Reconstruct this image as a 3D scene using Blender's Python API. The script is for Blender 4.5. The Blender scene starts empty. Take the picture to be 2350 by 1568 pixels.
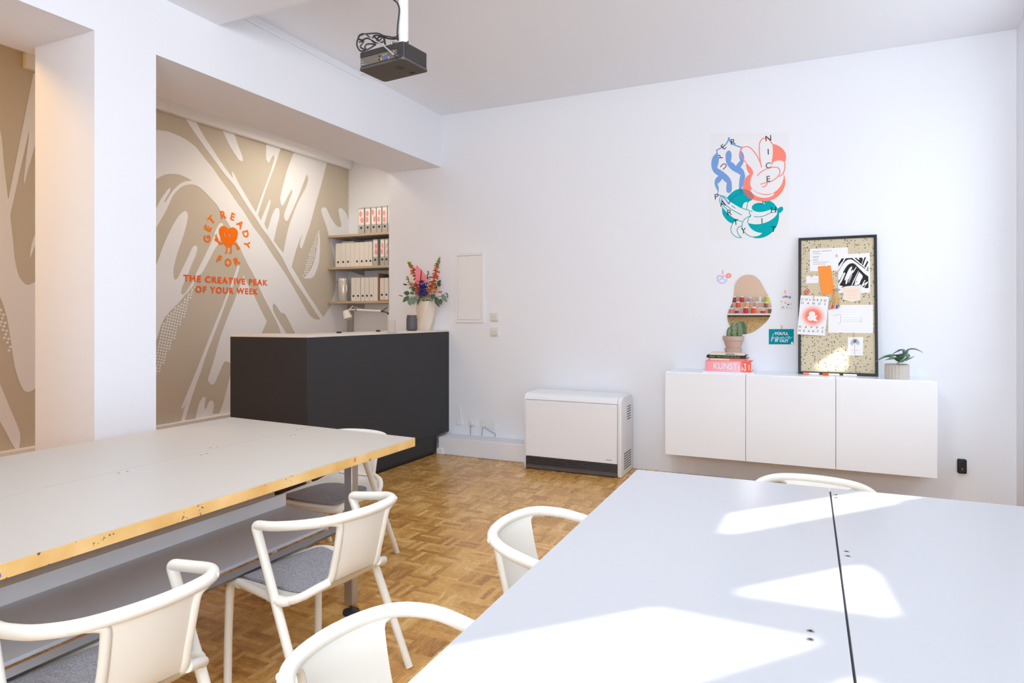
import bpy, math, random
from mathutils import Vector, Matrix
from mathutils.geometry import tessellate_polygon
random.seed(7)
sc = bpy.context.scene
C = sc.collection
PI = math.pi
def S(r, g, b):
    def l(c):
        c /= 255.0
        return c / 12.92 if c <= .04045 else ((c + .055) / 1.055) ** 2.4
    return (l(r), l(g), l(b), 1.0)

# ---------------------------------------------------------------- camera
FPX, HOR, CX, EYE, YAW = 1494.6, 723.0, 1175.0, 1.35, math.radians(25.0)
cam_d = bpy.data.cameras.new('camera')
cam = bpy.data.objects.new('camera', cam_d); C.objects.link(cam)
cam.location = (0, 0, EYE); cam.rotation_euler = (PI / 2, 0, YAW)
cam_d.sensor_fit = 'HORIZONTAL'; cam_d.sensor_width = 36.0
cam_d.lens = FPX / 2350 * 36.0
cam_d.shift_y = (HOR - 784.0) / 2350
cam_d.clip_start = .05
sc.camera = cam
# ---------------------------------------------------------------- colour management, world, daylight
sc.view_settings.view_transform = 'Standard'
sc.view_settings.look = 'None'
sc.view_settings.gamma = 1.0
sc.view_settings.use_curve_mapping = False
sc.view_settings.exposure = -0.05
try:
    sc.cycles.use_denoising = True
    sc.cycles.max_bounces = 10
    sc.cycles.diffuse_bounces = 6
    sc.cycles.sample_clamp_indirect = 6
except Exception:
    pass
w = bpy.data.worlds.new('sky'); sc.world = w; w.use_nodes = True
bg = w.node_tree.nodes['Background']
bg.inputs[0].default_value = (.72, .84, 1.0, 1); bg.inputs[1].default_value = 1.0

def light(name, kind, loc, aim, energy, col, **kw):
    d = bpy.data.lights.new(name, kind); d.energy = energy; d.color = col[:3]
    for k, v in kw.items(): setattr(d, k, v)
    o = bpy.data.objects.new(name, d); C.objects.link(o); o.location = loc
    o.rotation_euler = (Vector(aim) - Vector(loc)).to_track_quat('-Z', 'Y').to_euler()
    return o
SUN_AZ, SUN_TAN = math.radians(48), math.tan(math.radians(31))
SUN = Vector((-math.cos(SUN_AZ), -math.sin(SUN_AZ), -SUN_TAN)).normalized()     # direction the light travels
GLINT = Vector((-.075, 1, -.11)).normalized()                                   # travel direction of a second sun added for the pinboard triangle
light('sun', 'SUN', (6, 8, 6), Vector((6, 8, 6)) + SUN, 14, (1, .97, .92), angle=math.radians(.55))
light('added_glint', 'SUN', (1, -8, 3), Vector((1, -8, 3)) + GLINT, 11, (1, .97, .93), angle=math.radians(.55))
# daylight of the sky in the window openings
DAY = (.78, .88, 1.0)
light('window_daylight_1', 'AREA', (1.50, 4.45, 1.95), (0, 4.45, 1.75), 22, (.82, .90, .98), shape='RECTANGLE', size=1.5, size_y=1.9)
light('window_daylight_2', 'AREA', (1.50, -.60, 1.95), (0, -.60, 1.75), 4, DAY, shape='RECTANGLE', size=1.8, size_y=1.9)
light('window_daylight_3', 'AREA', (.40, -1.92, 1.85), (.2, 2, 1.7), 130, (.81, .905, 1), shape='RECTANGLE', size=1.5, size_y=1.8)
# added fill lights out of view, only there to brighten the room
light('fill_light', 'AREA', (-.8, 1.3, 3.05), (-2.1, 4.9, .9), 40, (.88, .92, 1), shape='DISK', size=.7)
light('fill_light_rear', 'AREA', (-2.6, -1.2, 2.9), (-2.8, 3.5, 1.0), 5, (.88, .92, 1), shape='DISK', size=.7)
light('fill_light_up', 'AREA', (-1.0, 1.2, 2.6), (-1.0, 1.2, 5), 10, (.9, .94, 1), shape='DISK', size=.7)
# warm lamps of the alcove
light('alcove_spot', 'SPOT', (-4.20, 4.66, 3.25), (-5.5, 4.70, 2.28), 16, (1, .72, .36), spot_size=math.radians(58), spot_blend=1.0, shadow_soft_size=.06)
light('alcove_lamp_1', 'AREA', (-4.75, 5.5, 3.30), (-4.75, 5.5, 0), 15.5, (1, .89, .74), shape='RECTANGLE', size=.5, size_y=.9)
light('alcove_lamp_2', 'AREA', (-4.75, 1.0, 3.30), (-4.75, 1.2, 0), 34, (1, .56, .13), shape='RECTANGLE', size=.5, size_y=.6)

# ---------------------------------------------------------------- geometry helpers
RT = Vector((math.cos(YAW), math.sin(YAW), 0)); FW = Vector((-math.sin(YAW), math.cos(YAW), 0)); UP = Vector((0, 0, 1))
EYEV = Vector((0, 0, EYE))
def ray(u, v): return FW + RT * ((u - CX) / FPX) + UP * ((HOR - v) / FPX)
def P(u, v, ax, val):
    """point of the plane x|y|z = val seen at photograph pixel (u, v)"""
    d = ray(u, v); return EYEV + d * ((val - EYEV[ax]) / d[ax])

def cr(pts, n=8, closed=False):
    """Catmull-Rom through 3-D points"""
    Q = [Vector(p) for p in pts]
    if closed: Q = [Q[-1]] + Q + Q[:2]
    else: Q = [Q[0] * 2 - Q[1]] + Q + [Q[-1] * 2 - Q[-2]]
    out = []
    for i in range(1, len(Q) - 2):
        a, b, c, d = Q[i - 1:i + 3]
        for k in range(n):
            t = k / n
            out.append(.5 * ((2 * b) + (c - a) * t + (2 * a - 5 * b + 4 * c - d) * t * t + (3 * b - 3 * c + d - a) * t ** 3))
    if not closed: out.append(Q[-2].copy())
    return out
def smooth2(pts, n=4):
    """closed 2-D outline; a point with a third entry is a sharp corner"""
    N = len(pts); out = []
    V = [Vector((p[0], p[1])) for p in pts]; K = [len(p) > 2 for p in pts]
    for i in range(N):
        b, c = V[i], V[(i + 1) % N]
        mb = Vector((0, 0)) if K[i] else (c - V[i - 1]) * .5
        mc = Vector((0, 0)) if K[(i + 1) % N] else (V[(i + 2) % N] - b) * .5
        L = (c - b).length
        if K[i]: mb = (c - b) * .6
        if K[(i + 1) % N]: mc = (c - b) * .6
        for m in (mb, mc):
            if m.length > 1.4 * L: m *= 1.4 * L / m.length
        if K[i] and K[(i + 1) % N]:
            out.append(b); continue
        for k in range(n):
            t = k / n; t2, t3 = t * t, t ** 3
            out.append(b * (2 * t3 - 3 * t2 + 1) + mb * (t3 - 2 * t2 + t) + c * (3 * t2 - 2 * t3) + mc * (t3 - t2))
    return out

class G:
    def __init__(s): s.v = []; s.f = []; s.m = []
    def add(s, V, F, m=0):
        o = len(s.v); s.v += [Vector(p) for p in V]
        s.f += [tuple(i + o for i in f) for f in F]; s.m += [m] * len(F); return s
    def box(s, x0, x1, y0, y1, z0, z1, m=0, M=None):
        V = [Vector((x, y, z)) for z in (z0, z1) for y in (y0, y1) for x in (x0, x1)]
        if M: V = [M @ p for p in V]
        return s.add(V, [(0, 2, 3, 1), (4, 5, 7, 6), (0, 1, 5, 4), (2, 6, 7, 3), (0, 4, 6, 2), (1, 3, 7, 5)], m)
    def prism(s, poly, z0, z1, m=0, M=None):
        n = len(poly); a = sum(poly[i][0] * poly[(i + 1) % n][1] - poly[(i + 1) % n][0] * poly[i][1] for i in range(n))
        if a < 0: poly = poly[::-1]
        V = [Vector((p[0], p[1], z)) for z in (z0, z1) for p in poly]
        if M: V = [M @ p for p in V]
        T = tessellate_polygon([[Vector((p[0], p[1], 0)) for p in poly]])
        F = []
        for t in T:
            q = [poly[i] for i in t]
            ar = (q[1][0] - q[0][0]) * (q[2][1] - q[0][1]) - (q[2][0] - q[0][0]) * (q[1][1] - q[0][1])
            t = tuple(t) if ar > 0 else tuple(t)[::-1]
            F.append(tuple(i + n for i in t)); F.append(t[::-1])
        F += [(i, (i + 1) % n, n + (i + 1) % n, n + i) for i in range(n)]
        return s.add(V, F, m)
    def tube(s, pts, r, seg=14, m=0, cap=True, closed=False, flat=1.0):
        pts = [Vector(p) for p in pts]; n = len(pts)
        R = r if isinstance(r, (list, tuple)) else [r] * n
        V = []; F = []; nrm = None
        for i in range(n):
            a = pts[i - 1] if (i or closed) else pts[i]; b = pts[(i + 1) % n] if (i < n - 1 or closed) else pts[i]
            t = (b - a).normalized() if (b - a).length > 1e-9 else Vector((0, 0, 1))
            if nrm is None:
                nrm = t.orthogonal().normalized() if abs(t.z) > .9 else Vector((0, 0, 1)).cross(t).normalized()
            nrm = (nrm - t * nrm.dot(t)).normalized(); bi = t.cross(nrm)
            for k in range(seg):
                an = 2 * PI * k / seg
                V.append(pts[i] + nrm * (R[i] * math.cos(an)) + bi * (R[i] * flat * math.sin(an)))
        for i in range(n if closed else n - 1):
            j = (i + 1) % n
            F += [(i * seg + k, i * seg + (k + 1) % seg, j * seg + (k + 1) % seg, j * seg + k) for k in range(seg)]
        if cap and not closed:
            F.append(tuple(range(seg))[::-1]); F.append(tuple((n - 1) * seg + k for k in range(seg)))
        return s.add(V, F, m)
    def lathe(s, prof, c, seg=32, m=0, M=None, cap=True, rib=None):
        V = []; n = len(prof)
        for r, z in prof:
            for k in range(seg):
                a = 2 * PI * k / seg; rr = r * (rib(a) if rib else 1)
                V.append(Vector((rr * math.cos(a), rr * math.sin(a), z)))
        V = [(M @ p if M else p) + Vector(c) for p in V]
        F = [(i * seg + k, i * seg + (k + 1) % seg, (i + 1) * seg + (k + 1) % seg, (i + 1) * seg + k) for i in range(n - 1) for k in range(seg)]
        if cap: F.append(tuple(range(seg))[::-1]); F.append(tuple((n - 1) * seg + k for k in range(seg)))
        return s.add(V, F, m)
    def ball(s, c, r, seg=12, m=0, sc3=(1, 1, 1), M=None):
        pr = [(math.sin(PI * i / 8) * r + 1e-5, -math.cos(PI * i / 8) * r) for i in range(9)]
        D = Matrix.Diagonal(Vector(sc3)).to_3x3()
        if M: D = M.to_3x3() @ D
        return s.lathe(pr, c, seg, m, D)
    def grid(s, fn, nu, nv, m=0, wrap=False):
        V = [fn(i / nu, j / nv) for j in range(nv + 1) for i in range(nu + 1)]; a = nu + 1
        return s.add(V, [(j * a + i, j * a + i + 1, (j + 1) * a + i + 1, (j + 1) * a + i) for j in range(nv) for i in range(nu)], m)
    def build(s, name, mats, parent=None, local=False, bevel=0, smooth=None, seg=2, loc=None):
        me = bpy.data.meshes.new(name)
        if not isinstance(mats, (list, tuple)): mats = [mats]
        if local: off = Vector((0, 0, 0))
        elif parent is not None:
            off = Vector((0, 0, 0)); q = parent
            while q: off += q.location; q = q.parent
        elif loc is not None: off = Vector(loc)
        else:
            xs = [p.x for p in s.v]; ys = [p.y for p in s.v]; zs = [p.z for p in s.v]
            off = Vector(((min(xs) + max(xs)) / 2, (min(ys) + max(ys)) / 2, min(zs)))
        me.from_pydata([p - off for p in s.v], [], s.f)
        for m in mats: me.materials.append(m)
        me.polygons.foreach_set('material_index', s.m)
        if smooth is not None:
            me.polygons.foreach_set('use_smooth', [True] * len(me.polygons))
            me.set_sharp_from_angle(angle=math.radians(smooth))
        me.update()
        o = bpy.data.objects.new(name, me); C.objects.link(o)
        if parent is not None: o.parent = parent
        if not local and parent is None: o.location = off
        if bevel:
            b = o.modifiers.new('bevel', 'BEVEL'); b.width = bevel; b.segments = seg; b.limit_method = 'ANGLE'; b.angle_limit = math.radians(40)
            if smooth is None:
                me.polygons.foreach_set('use_smooth', [True] * len(me.polygons))
                b.harden_normals = False
                me.set_sharp_from_angle(angle=math.radians(35))
        return o
def tag(o, label, cat, group=None):
    o['label'] = label; o['category'] = cat
    if group: o['group'] = group
    return o
def thing(name, label, cat, loc, rotz=0, group=None):
    o = bpy.data.objects.new(name, None); C.objects.link(o); o.empty_display_size = .1
    o.location = loc; o.rotation_euler = (0, 0, rotz); return tag(o, label, cat, group)
def struct(o): o['kind'] = 'structure'; return o

def text2d(s, bold=0.0, spacing=1.0, shear=0.0):
    """flat triangles of a word in the built-in font: vertices, triangles, width, height"""
    cu = bpy.data.curves.new('t', 'FONT'); cu.body = s; cu.offset = bold; cu.space_character = spacing; cu.shear = shear
    cu.resolution_u = 6; cu.fill_mode = 'FRONT'
    o = bpy.data.objects.new('t', cu); C.objects.link(o)
    dg = bpy.context.evaluated_depsgraph_get(); me = o.evaluated_get(dg).to_mesh()
    V = [(v.co.x, v.co.y) for v in me.vertices]; F = [tuple(p.vertices) for p in me.polygons]
    o.evaluated_get(dg).to_mesh_clear()
    bpy.data.objects.remove(o); bpy.data.curves.remove(cu)
    x0 = min(a for a, b in V); x1 = max(a for a, b in V); y0 = min(b for a, b in V); y1 = max(b for a, b in V)
    return [((a - x0), (b - y0)) for a, b in V], F, x1 - x0, y1 - y0

class Art:
    """flat print on a plane: outlines traced on the photograph, laid on the sheet at its real place"""
    def __init__(s, O, ex, ey, base=.0006):
        s.O = Vector(O); s.ex = Vector(ex).normalized(); s.ey = Vector(ey).normalized(); s.n = s.ex.cross(s.ey).normalized()
        s.base = base; s.g = G(); s.mats = []
    def loc(s, u, v):
        d = ray(u, v); t = (s.O - EYEV).dot(s.n) / d.dot(s.n); p = EYEV + d * t - s.O
        return (p.dot(s.ex), p.dot(s.ey))
    def pt(s, a, b, h=0): return s.O + s.ex * a + s.ey * b + s.n * h
    def mi(s, m):
        if m not in s.mats: s.mats.append(m)
        return s.mats.index(m)
    def tri(s, V, F, m, lay):
        s.k = getattr(s, 'k', 0) + 1; h = s.base + lay * .0003 + min(s.k, 400) * 1e-6 * (1 if len(F) < 60 else 1); FF = []
        for f in F:
            q = [V[i] for i in f]
            ar = sum(q[i][0] * q[(i + 1) % len(q)][1] - q[(i + 1) % len(q)][0] * q[i][1] for i in range(len(q)))
            FF.append(tuple(f) if ar > 0 else tuple(f)[::-1])
        s.g.add([s.pt(a, b, h) for a, b in V], FF, s.mi(m))
    def fill(s, loops, m, lay=0):
        """loops in plane coordinates, the first is the outline and the others holes"""
        V = [p for L in loops for p in L]
        T = tessellate_polygon([[Vector((p[0], p[1], 0)) for p in L] for L in loops])
        s.tri([(p[0], p[1]) for p in V], T, m, lay)
    def px(s, pts, m, lay=0, holes=(), sm=True, tr=None, n=4):
        def conv(L):
            L = smooth2(L, n) if sm else L
            if tr: L = [(tr[0] + p[0] / tr[2], tr[1] + p[1] / tr[2]) for p in L]
            return [s.loc(p[0], p[1]) for p in L]
        s.fill([conv(pts)] + [conv(h) for h in holes], m, lay)
    def ribbon(s, pts, wd, m, lay=0, tr=None, px=True, n=5, taper=False):
        L = [(p.x, p.y) for p in cr([(p[0], p[1], 0) for p in pts], n)] if len(pts) > 2 else [(p[0], p[1]) for p in pts]
        if tr: L = [(tr[0] + p[0] / tr[2], tr[1] + p[1] / tr[2]) for p in L]; 
        if px: L = [s.loc(*p) for p in L]
        V = []; N = len(L)
        for i in range(N):
            a = Vector(L[max(i - 1, 0)]); b = Vector(L[min(i + 1, N - 1)]); t = (b - a).normalized(); q = Vector((-t.y, t.x))
            ww = wd / 2 * ((1 - abs(2 * i / (N - 1) - 1) ** 3) if taper else 1)
            V += [tuple(Vector(L[i]) + q * ww), tuple(Vector(L[i]) - q * ww)]
        s.tri(V, [(2 * i, 2 * i + 1, 2 * i + 3, 2 * i + 2) for i in range(N - 1)], m, lay)
    def disc(s, a, b, r, m, lay=0, seg=24, ry=None):
        s.tri([(a + r * math.cos(2 * PI * k / seg), b + (ry or r) * math.sin(2 * PI * k / seg)) for k in range(seg)], [tuple(range(seg))], m, lay)
    def rect(s, a0, b0, a1, b1, m, lay=0): s.tri([(a0, b0), (a1, b0), (a1, b1), (a0, b1)], [(0, 1, 2, 3)], m, lay)
    def text(s, t, a, b, m, lay=0, w=None, h=None, rot=0, bold=0, spacing=1.0, shear=0, center=False):
        V, F, tw, th = text2d(t, bold, spacing, shear)
        sx = (w / tw) if w else h / th; sy = (h / th) if h else sx
        if not w: sx = sy
        cx, cy = (tw * sx / 2, th * sy / 2) if center else (0, 0)
        ca, sa = math.cos(rot), math.sin(rot); Q = []
        for x, y in V:
            x, y = x * sx - cx, y * sy - cy
            Q.append((a + ca * x - sa * y, b + sa * x + ca * y))
        s.tri(Q, F, m, lay)
    def build(s, name, parent): return s.g.build(name, s.mats, parent)

# ---------------------------------------------------------------- materials
def mat(name, col, rough=.5, metal=0, spec=.5, trans=0, alpha=1, bump=None, coat=0, sheen=0):
    m = bpy.data.materials.new(name); m.use_nodes = True; nt = m.node_tree; b = nt.nodes['Principled BSDF']
    b.inputs['Base Color'].default_value = col; b.inputs['Roughness'].default_value = rough; b.inputs['Metallic'].default_value = metal
    b.inputs['Specular IOR Level'].default_value = spec; b.inputs['Transmission Weight'].default_value = trans
    b.inputs['Coat Weight'].default_value = coat; b.inputs['Alpha'].default_value = alpha
    if bump:
        n = nt.nodes.new('ShaderNodeTexNoise'); n.inputs['Scale'].default_value = bump[0]; n.inputs['Detail'].default_value = 4
        tc = nt.nodes.new('ShaderNodeTexCoord'); nt.links.new(tc.outputs['Object'], n.inputs['Vector'])
        bp = nt.nodes.new('ShaderNodeBump'); bp.inputs['Strength'].default_value = bump[1]; bp.inputs['Distance'].default_value = .002
        nt.links.new(n.outputs['Fac'], bp.inputs['Height']); nt.links.new(bp.outputs['Normal'], b.inputs['Normal'])
    return m
class NT:
    def __init__(s, m): s.t = m.node_tree; s.b = s.t.nodes['Principled BSDF']
    def n(s, typ, **kw):
        q = s.t.nodes.new(typ)
        for k, v in kw.items():
            if k.startswith('_'): setattr(q, k[1:], v)
        return q
    def put(s, sock, v):
        if isinstance(v, (int, float, tuple)): sock.default_value = v
        else: s.t.links.new(v, sock)
    def math(s, op, a, b=0.0, c=None):
        q = s.n('ShaderNodeMath', _operation=op); s.put(q.inputs[0], a); s.put(q.inputs[1], b)
        if c is not None: s.put(q.inputs[2], c)
        return q.outputs[0]
    def mix(s, f, a, b):
        q = s.n('ShaderNodeMix', _data_type='RGBA'); s.put(q.inputs[0], f); s.put(q.inputs[6], a); s.put(q.inputs[7], b); return q.outputs[2]
    def noise(s, vec, scale, detail=3, rough=.5):
        q = s.n('ShaderNodeTexNoise'); q.inputs['Scale'].default_value = scale; q.inputs['Detail'].default_value = detail
        q.inputs['Roughness'].default_value = rough
        if vec is not None: s.t.links.new(vec, q.inputs['Vector'])
        return q
    def obj(s): return s.n('ShaderNodeTexCoord').outputs['Object']
    def comb(s, x, y, z):
        q = s.n('ShaderNodeCombineXYZ'); s.put(q.inputs[0], x); s.put(q.inputs[1], y); s.put(q.inputs[2], z); return q.outputs[0]
    def ramp(s, f, stops):
        q = s.n('ShaderNodeValToRGB'); e = q.color_ramp.elements
        while len(e) < len(stops): e.new(.5)
        for i, (p, c) in enumerate(stops): e[i].position = p; e[i].color = c
        s.put(q.inputs[0], f); return q.outputs[0]

def parquet():
    m = mat('parquet', S(190, 140, 85), .32, spec=.45); k = NT(m); co = k.obj()
    sp = k.n('ShaderNodeSeparateXYZ'); k.t.links.new(co, sp.inputs[0]); A = .137
    u = k.math('DIVIDE', sp.outputs[0], A); v = k.math('DIVIDE', sp.outputs[1], A)
    cu, cv = k.math('FLOOR', u), k.math('FLOOR', v); fu, fv = k.math('FRACT', u), k.math('FRACT', v)
    par = k.math('ABSOLUTE', k.math('MODULO', k.math('ADD', cu, cv), 2.0)); par = k.math('GREATER_THAN', par, .5)
    inv = k.math('SUBTRACT', 1.0, par)
    cross = k.math('ADD', k.math('MULTIPLY', fu, par), k.math('MULTIPLY', fv, inv))     # across the fingers
    along = k.math('ADD', k.math('MULTIPLY', fv, par), k.math('MULTIPLY', fu, inv))
    st = k.math('MULTIPLY', cross, 5.0); sid = k.math('FLOOR', st); sf = k.math('FRACT', st)
    wn = k.n('ShaderNodeTexWhiteNoise', _noise_dimensions='3D'); k.t.links.new(k.comb(cu, cv, sid), wn.inputs['Vector'])
    wb = k.n('ShaderNodeTexWhiteNoise', _noise_dimensions='3D'); k.t.links.new(k.comb(cu, cv, 77.0), wb.inputs['Vector'])
    tone = k.math('ADD', k.math('MULTIPLY', wn.outputs['Value'], .74), k.math('MULTIPLY', wb.outputs['Value'], .26))
    gv = k.comb(k.math('ADD', k.math('MULTIPLY', st, 2.4), k.math('MULTIPLY', wn.outputs['Value'], 60.0)), k.math('MULTIPLY', along, 1.6), k.math('ADD', k.math('MULTIPLY', cu, 3.1), k.math('MULTIPLY', cv, 5.7)))
    gr = k.noise(gv, 2.2, 5, .65).outputs['Fac']
    tone = k.math('ADD', k.math('MULTIPLY', tone, .80), k.math('MULTIPLY', k.math('SUBTRACT', gr, .5), .95)); tone = k.math('ADD', tone, .10)
    col = k.ramp(tone, [(.0, S(140, 92, 40)), (.35, S(194, 142, 70)), (.65, S(220, 172, 96)), (1.0, S(246, 212, 150))])
    e = .035
    gap = k.math('MAXIMUM', k.math('LESS_THAN', sf, .05), k.math('LESS_THAN', along, .012))
    col = k.mix(k.math('MULTIPLY', gap, .28), col, S(104, 66, 30))
    big = k.noise(co, .8, 3).outputs['Fac']
    col = k.mix(k.math('MULTIPLY', big, .22), col, S(205, 150, 84))
    k.put(k.b.inputs['Base Color'], col)
    k.put(k.b.inputs['Roughness'], k.math('ADD', .17, k.math('MULTIPLY', gr, .20)))
    return m
def speckle(name, base, dark, s1=55, dens=.32, lite=None):
    m = mat(name, base, .8, spec=.2); k = NT(m); co = k.obj()
    cols = base
    nz = k.noise(co, 9, 4).outputs['Fac']
    col = k.mix(k.math('MULTIPLY', nz, .5), base, lite or tuple(min(1, c * 1.18) for c in base[:3]) + (1,))
    for i, (sc_, th, cc) in enumerate(((s1, dens, dark), (s1 * 2.1, dens * .75, tuple(c * .55 for c in base[:3]) + (1,)), (s1 * 1.4, dens * .55, S(120, 92, 70)))):
        q = k.n('ShaderNodeTexVoronoi', _feature='F1'); q.inputs['Scale'].default_value = sc_; q.inputs['Randomness'].default_value = 1
        wv = k.noise(co, sc_ * 1.3, 2)
        vm = k.n('ShaderNodeVectorMath', _operation='MULTIPLY_ADD'); k.t.links.new(wv.outputs['Color'], vm.inputs[0]); vm.inputs[1].default_value = (.012, .012, .012); k.t.links.new(co, vm.inputs[2])
        k.t.links.new(vm.outputs[0], q.inputs['Vector'])
        rn = k.n('ShaderNodeSeparateColor'); k.t.links.new(q.outputs['Color'], rn.inputs[0])
        f = k.math('MULTIPLY', k.math('LESS_THAN', q.outputs['Distance'], th), k.math('LESS_THAN', rn.outputs[0], .33))
        col = k.mix(k.math('MULTIPLY', f, .85), col, cc)
    k.put(k.b.inputs['Base Color'], col); return m
def felt():
    m = mat('grey_felt', S(150, 150, 156), .95, spec=.1); k = NT(m); co = k.obj()
    a = k.noise(co, 260, 4, .7).outputs['Fac']
    k.put(k.b.inputs['Base Color'], k.ramp(a, [(.3, S(104, 104, 110)), (.5, S(150, 150, 156)), (.72, S(192, 192, 198))]))
    bp = k.n('ShaderNodeBump'); bp.inputs['Strength'].default_value = .5; bp.inputs['Distance'].default_value = .002
    k.t.links.new(a, bp.inputs['Height']); k.t.links.new(bp.outputs['Normal'], k.b.inputs['Normal']); return m
def stained_edge():
    m = mat('stained_wood_edge', S(232, 190, 122), .55, spec=.3); k = NT(m); co = k.obj()
    n0 = k.noise(co, 7, 4).outputs['Fac']
    col = k.ramp(n0, [(.3, S(222, 172, 98)), (.7, S(240, 204, 140))])
    for sc_, th, cc, sd in ((26, .69, S(60, 50, 60), 0.), (17, .71, S(222, 120, 92), 3.), (21, .72, S(60, 90, 180), 7.), (34, .68, S(150, 110, 70), 12.), (15, .72, S(246, 240, 232), 19.)):
        vm = k.n('ShaderNodeVectorMath', _operation='ADD'); k.t.links.new(co, vm.inputs[0]); vm.inputs[1].default_value = (sd, sd * 1.3, sd * .7)
        f = k.math('GREATER_THAN', k.noise(vm.outputs[0], sc_, 3, .6).outputs['Fac'], th)
        col = k.mix(k.math('MULTIPLY', f, .9), col, cc)
    k.put(k.b.inputs['Base Color'], col); return m
def stripe_tint(name, c0, c1, x0, x1):
    """one colour running into another across the cover print"""
    m = mat(name, c0, .45); k = NT(m); sp = k.n('ShaderNodeSeparateXYZ'); k.t.links.new(k.obj(), sp.inputs[0])
    mr = k.n('ShaderNodeMapRange'); k.t.links.new(sp.outputs[0], mr.inputs[0]); mr.inputs[1].default_value = x0; mr.inputs[2].default_value = x1
    k.put(k.b.inputs['Base Color'], k.ramp(mr.outputs[0], [(0, c0), (.72, S(248, 190, 205)), (.80, c1), (1, c1)])); return m
def blur_disc(name, paper, ink, c, r0, r1):
    """soft edged printed disc"""
    m = mat(name, paper, .6, spec=.2); k = NT(m)
    vm = k.n('ShaderNodeVectorMath', _operation='DISTANCE'); k.t.links.new(k.obj(), vm.inputs[0]); vm.inputs[1].default_value = c
    mr = k.n('ShaderNodeMapRange', _interpolation_type='SMOOTHSTEP'); k.t.links.new(vm.outputs['Value'], mr.inputs[0]); mr.inputs[1].default_value = r0; mr.inputs[2].default_value = r1
    k.put(k.b.inputs['Base Color'], k.mix(mr.outputs[0], ink, paper)); return m

M = {}
def mm(key, *a, **k): M[key] = mat(key, *a, **k); return M[key]
mm('wall_white', (.85, .87, .915, 1), .75, spec=.2, bump=(60, .08))
mm('ceiling_white', (.88, .905, .955, 1), .8, spec=.2, bump=(40, .06))
mm('mural_beige', (.62, .555, .455, 1), .75, spec=.2)
mm('mural_white', (.88, .88, .90, 1), .75, spec=.2)
mm('rear_beige', (.80, .62, .47, 1), .75, spec=.2)
M['parquet'] = parquet(); M['felt'] = felt(); M['edge'] = stained_edge()
mm('chair_cream', (.88, .868, .80, 1), .42, spec=.4)
mm('table_warm', (.60, .57, .52, 1), .38, spec=.4)
mm('table_white', (.55, .565, .60, 1), .22, spec=.45)
mm('apron', (.27, .215, .17, 1), .7)
mm('seam', (.10, .10, .11, 1), .7)
mm('steel', (.46, .44, .43, 1), .38, metal=.85)
mm('steel_dark', (.26, .25, .25, 1), .35, metal=.9)
mm('tray_grey', (.60, .635, .70, 1), .5)
mm('tray_white', (.88, .92, .98, 1), .5)
mm('black_rubber', (.02, .022, .03, 1), .5)
mm('counter_dark', (.030, .029, .032, 1), .55, spec=.35)
mm('counter_top', (.72, .66, .60, 1), .5)
mm('kick_black', (.008, .008, .009, 1), .5)
mm('heater_white', (.88, .895, .93, 1), .4)
mm('heater_side', (.86, .87, .90, 1), .4)
mm('grille', (.115, .10, .10, 1), .45, metal=.2)
mm('vent_dark', (.02, .02, .02, 1), .8)
mm('cabinet_white', (.885, .915, .96, 1), .25, spec=.45)
mm('plastic_white', (.84, .84, .85, 1), .4)
mm('plastic_cream', (.74, .73, .66, 1), .4)
mm('frame_black', (.014, .013, .014, 1), .45, spec=.35)
mm('paper', (.86, .86, .87, 1), .7, spec=.15)
mm('paper_warm', (.86, .74, .62, 1), .8, spec=.1)
mm('poster_paper', (.84, .845, .86, 1), .6, spec=.2)
mm('ink_black', S(50, 46, 48), .7, spec=.1)
mm('ink_grey', S(172, 172, 180), .7, spec=.1)
mm('ink_blue', S(122, 163, 222), .7, spec=.1)
mm('ink_blue_over', S(46, 128, 180), .7, spec=.1)
mm('ink_coral', S(252, 142, 126), .7, spec=.1)
mm('ink_teal', S(0, 172, 178), .7, spec=.1)
mm('ink_mauve', S(200, 118, 118), .7, spec=.1)
mm('ink_lilac', S(196, 202, 240), .7, spec=.1)
mm('ink_violet', S(72, 66, 132), .7, spec=.1)
mm('ink_navy', S(62, 66, 96), .7, spec=.1)
mm('logo_orange', S(255, 120, 0), .6, spec=.2)
mm('logo_red_orange', S(255, 98, 16), .6, spec=.2)
mm('orange_card', S(250, 150, 70), .7, spec=.1)
mm('teal_card', S(0, 146, 160), .7, spec=.1)
mm('tape_peach', S(248, 190, 170), .6, spec=.1)
mm('wood_pin', S(214, 176, 120), .6)
mm('shelf_wood', (.52, .38, .24, 1), .55)
mm('shelf_grey', (.44, .42, .40, 1), .6)
mm('binder_white', (.76, .72, .67, 1), .5)
mm('binder_grey', (.42, .405, .375, 1), .5)
mm('binder_label', (.78, .76, .74, 1), .6)
mm('label_red', S(244, 112, 104), .6)
mm('hole_black', (.014, .012, .012, 1), .6)
mm('box_brown', (.26, .14, .07, 1), .6)
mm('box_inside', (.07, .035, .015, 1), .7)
mm('jug_metal', (.62, .61, .56, 1), .28, metal=.35)
mm('lamp_white', (.80, .77, .72, 1), .35)
mm('lamp_joint', (.05, .05, .05, 1), .4)
mm('vase_cream', (.74, .65, .54, 1), .32, spec=.5)
mm('candle_slate', (.085, .09, .10, 1), .5)
mm('candle_wax', (.72, .58, .40, 1), .5)
mm('mirror_glass', (.97, .96, .95, 1), .0, metal=1.0)
mm('mirror_edge', (.55, .55, .55, 1), .3)
mm('clay', (.55, .40, .335, 1), .75, spec=.2)
mm('soil', (.05, .03, .02, 1), .9)
mm('pot_ribbed', (.58, .535, .48, 1), .6)
mm('projector_black', (.028, .027, .030, 1), .45)
mm('projector_base', (.075, .064, .058, 1), .5)
mm('projector_panel', (.12, .105, .085, 1), .5)
mm('port_gold', (.75, .50, .10, 1), .35, metal=.5)
mm('port_silver', (.55, .55, .55, 1), .35, metal=.7)
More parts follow.
